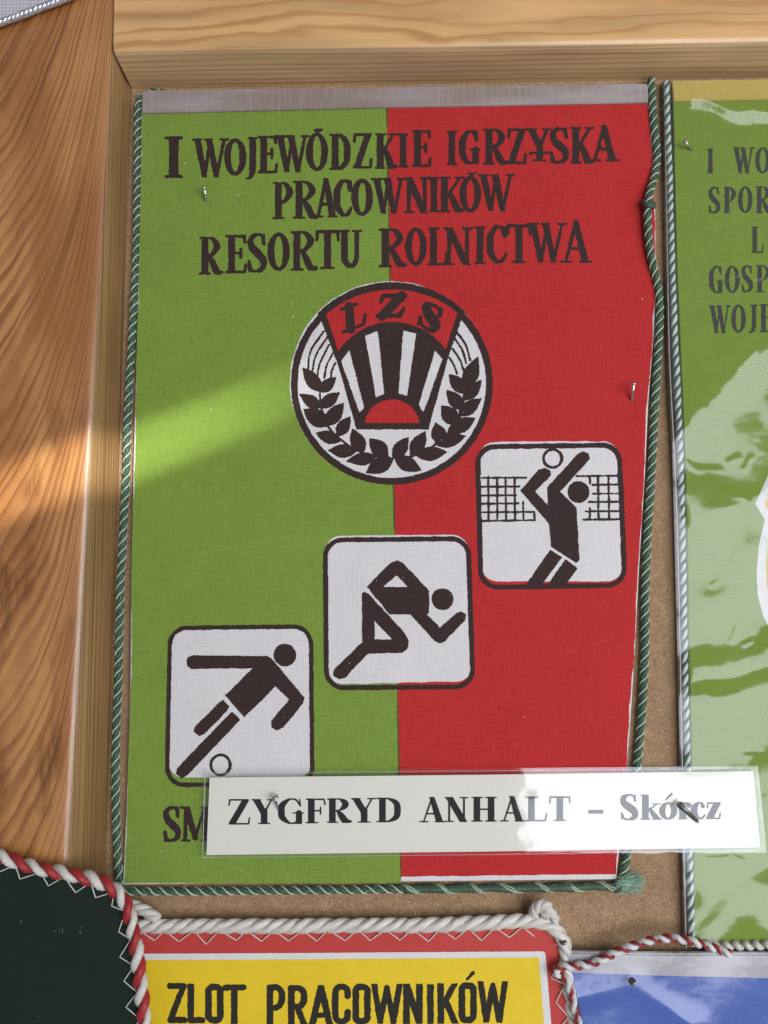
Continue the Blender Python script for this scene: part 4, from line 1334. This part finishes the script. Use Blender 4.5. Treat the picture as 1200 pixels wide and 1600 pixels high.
ZL = [('Z', 262, 291, 1535.5, 1599), ('L', 293, 319, 1537, 1599), ('O', 320.5, 349.5, 1537, 1599.5), ('T', 350, 382, 1538, 1600), ('P', 416, 445, 1538, 1603), ('R', 449, 480, 1539, 1603), ('A', 484, 519, 1539, 1603), ('C', 518.5, 548, 1537, 1601), ('O', 550.5, 579.5, 1537, 1601), ('W', 581, 628, 1537, 1600), ('N', 629.5, 661, 1537, 1600), ('I', 667, 678, 1538, 1600), ('K', 682, 715, 1536, 1599.5), ('O', 716.5, 745, 1535, 1599), ('W', 747, 793, 1533, 1598)]
ink = Ink(252, 1512, 800, 1610, .6)
write(ink, ZL, .165, .8, sf=True, base=64)
ink.stroke([(730, 1530, 2.2), (739, 1520, 3.0)])
ink.rough(.3, 1.8, .3, 6); ink.specks(40, .3, .6)
ink.build('lettering', H4 + 3 * EPS, M['blackink'], py_)
rw = [(M['rope_white'], 5.9, 5.0, k * 2 * math.pi / 3) for k in range(3)]
HRp = 4.4 * MM
rope('edge_rope', [(140, 1448, HRp), (225, 1447, HRp), (330, 1447, HRp), (450, 1447, HRp), (560, 1446, HRp), (680, 1445, HRp), (780, 1441, HRp), (840, 1438, HRp), (868, 1443, HRp), (882, 1458, HRp), (887, 1478, HRp), (884, 1500, HRp - MM), (886, 1540, HRp - 1.6 * MM), (908, 1660, HRp - 1.6 * MM), (940, 1955, HRp - 1.6 * MM)], 10.5, 68, rw, py_, 1, .45)
lf = link('loose_fibres', stray([(230, 1447), (450, 1447), (680, 1445), (860, 1440), (885, 1475)], 70, .2, 16, 5.0 * MM), M['rope_white'], py_, True); lf['kind'] = 'stuff'
# knotted loop standing on the rope and the loose end at the other side
rope('rope_knot', [(834, 1436, HRp - .6 * MM), (829, 1424, HRp + .6 * MM), (838, 1411, HRp + 2 * MM), (853, 1408, HRp + 2.6 * MM), (864, 1416, HRp + 2 * MM), (862, 1429, HRp + 1.4 * MM), (850, 1431, HRp + 1 * MM)], 8, 44, [(M['rope_white'], 4.9, 3.4, k * 2 * math.pi / 3) for k in range(3)], py_, 1)
rope('rope_knot', [(846, 1424, HRp + .5 * MM), (858, 1424, HRp + 2.2 * MM), (867, 1433, HRp + 1.0 * MM), (866, 1446, HRp)], 6, 36, [(M['rope_white'], 4.2, 2.8, k * 2 * math.pi / 3) for k in range(3)], py_, 1)
rope('rope_end', [(196, 1412, HRp - MM), (215, 1418, HRp), (232, 1426, HRp + .3 * MM), (246, 1437, HRp + .6 * MM)], 8.5, 50, [(M['rope_white'], 5.0, 3.9, k * 2 * math.pi / 3) for k in range(3)], py_, 1)
zigzag(py_, [(215, 1452, 0)[:2], (500, 1451), (700, 1449), (868, 1445)], H4, 19, 43, M['thread'], .85, 2)
zigzag(py_, [(880, 1500), (886, 1550), (897, 1650), (930, 1950)], H4, 21, 44, M['thread'], .85, 2)
nail((881, 1478), (880, 1472), HRp, 1.6 * MM, 'dull nail head holding the corner of the white rope', 'steel_dark', r=2.0, hr=4.8)

# ------------------------------------------------------------------ dark pennant
H5 = 15.5 * MM
pd = thing('pennant', 'blackish green pennant edged with twisted red and white cord lying over the frame', 'pennant', P(90, 1500, H_FR))
DK = [(-60, 1330), (4, 1341), (41, 1354), (75, 1361), (120, 1370), (157, 1379), (184, 1393), (198, 1412), (205, 1445), (211, 1470), (215, 1506), (220, 1544), (226, 1600), (236, 1700), (256, 1960)]
slab('cloth', [(x - 2, y + 3) for x, y in DK] + [(-60, 1960)], H5, 1.8 * MM, M['sat_dark'], pd, .3 * MM)
rope('edge_cord', [(x, y - 2, H5 + .2 * MM) for x, y in DK], 10, 44, [(M['cord_red'], 6.0, 5.0, 0), (M['rope_white'], 6.0, 5.0, math.pi)], pd, -1, .12)
zigzag(pd, [(-20, 1343), (4, 1346), (41, 1358), (75, 1366), (120, 1375), (157, 1384), (180, 1396), (192, 1414), (199, 1447), (204, 1472), (208, 1506), (213, 1546), (219, 1600), (229, 1700), (249, 1950)], H5, 18, 41, M['thread'], .8, -1)

lf = link('lint', stray([(20, 1400), (60, 1480), (120, 1440), (150, 1560), (60, 1580), (180, 1500)], 7, .14, 8, H5 + .15 * MM), M['thread'], pd, True); lf['kind'] = 'stuff'

# ------------------------------------------------------------------ blue pennant
H6 = 4.6 * MM
pb = thing('pennant', 'blue pennant in clear plastic hanging from a silver bar with red and white string', 'pennant', P(1040, 1560, 0))
slab('cloth', [(893, 1518), (1500, 1528), (1480, 1960), (985, 1960)], H6, 1.2 * MM, M['sat_blue'], pb, .2 * MM)
slab('silver_bar', [(882, 1487), (960, 1489.5), (1060, 1491), (1510, 1489), (1510, 1531), (1200, 1529.5), (1050, 1526), (896, 1521), (888, 1508)], H6 + 1.1 * MM, 2.0 * MM, M['silver'], pb, .5 * MM)
FB = [((990, 1538), (1080, 1600), 16, .9), ((985, 1538), (900, 1560), 16, .6), ((1080, 1600), (1130, 1680), 22, .9)]


def hfb(x, y):
    h = 0
    for (ax, ay), (bx, by), w, a in FB:
        ex, ey = bx - ax, by - ay
        tc = min(1, max(0, ((x - ax) * ex + (y - ay) * ey) / (ex * ex + ey * ey)))
        h += a * (.2 + .8 * tc) * math.exp(-(math.hypot(x - ax - tc * ex, y - ay - tc * ey) / w) ** 2)
    return H6 + (1.7 + h + .15 * math.sin(x * .04 + y * .02)) * MM


sheet_grid('plastic_sleeve', [(876, 1486), (1510, 1488), (1490, 1960), (985, 1960)], 140, 110, hfb, M['film_blue'], pb)
st = [(M['cord_white'], 4.0, 2.9, 0), (M['cord_red'], 2.2, 4.4, math.pi)]
HB = H6 + 2.6 * MM
rope('string', [(866, 1517, HB - MM), (874, 1509, HB), (890, 1511, HB), (912, 1508, HB), (932, 1503, HB), (958, 1490, HB), (985, 1479, HB), (1012, 1470, HB), (1035, 1466, HB), (1058, 1466.5, HB), (1082, 1471, HB), (1105, 1478, HB - .6 * MM), (1128, 1486, HB - 1.2 * MM), (1142, 1491, HB - 1.6 * MM)], 6.5, 24, st, pb, -1)
rope('string', [(866, 1519, HB - 1.2 * MM), (880, 1520, HB - .6 * MM), (887, 1535, HB - 1.4 * MM), (894, 1560, HB - 1.6 * MM), (904, 1600, HB - 1.6 * MM), (922, 1680, HB - 1.6 * MM), (980, 1955, HB - 1.6 * MM)], 5.5, 30, st, pb, -1)
nail((988, 1537), (988, 1534), H6 + .8 * MM, 1.6 * MM, 'round nail head in the blue cloth under the silver bar', 'steel_dark', r=2.3, hr=5.2)

# ------------------------------------------------------------------ silver-edged corner at the top
H7 = 14.0 * MM
pw = thing('pennant', 'corner of a white pennant with silver braid edge lying over the frame', 'pennant', P(20, 5, H_FR))
slab('cloth', [(-120, -120), (150, -120), (150, -28), (96, -4), (40, 16), (-6, 33), (-120, 80)], H7, 1.6 * MM, M['felt'], pw, .2 * MM)
rope('edge_braid', [(-120, 84, H7), (-40, 50, H7), (0, 36, H7), (40, 21, H7), (96, 0, H7), (150, -24, H7)], 5.5, 22, [(M['silver_braid'], 3.6, 2.6, k * 2 * math.pi / 3) for k in range(3)], pw, 1)
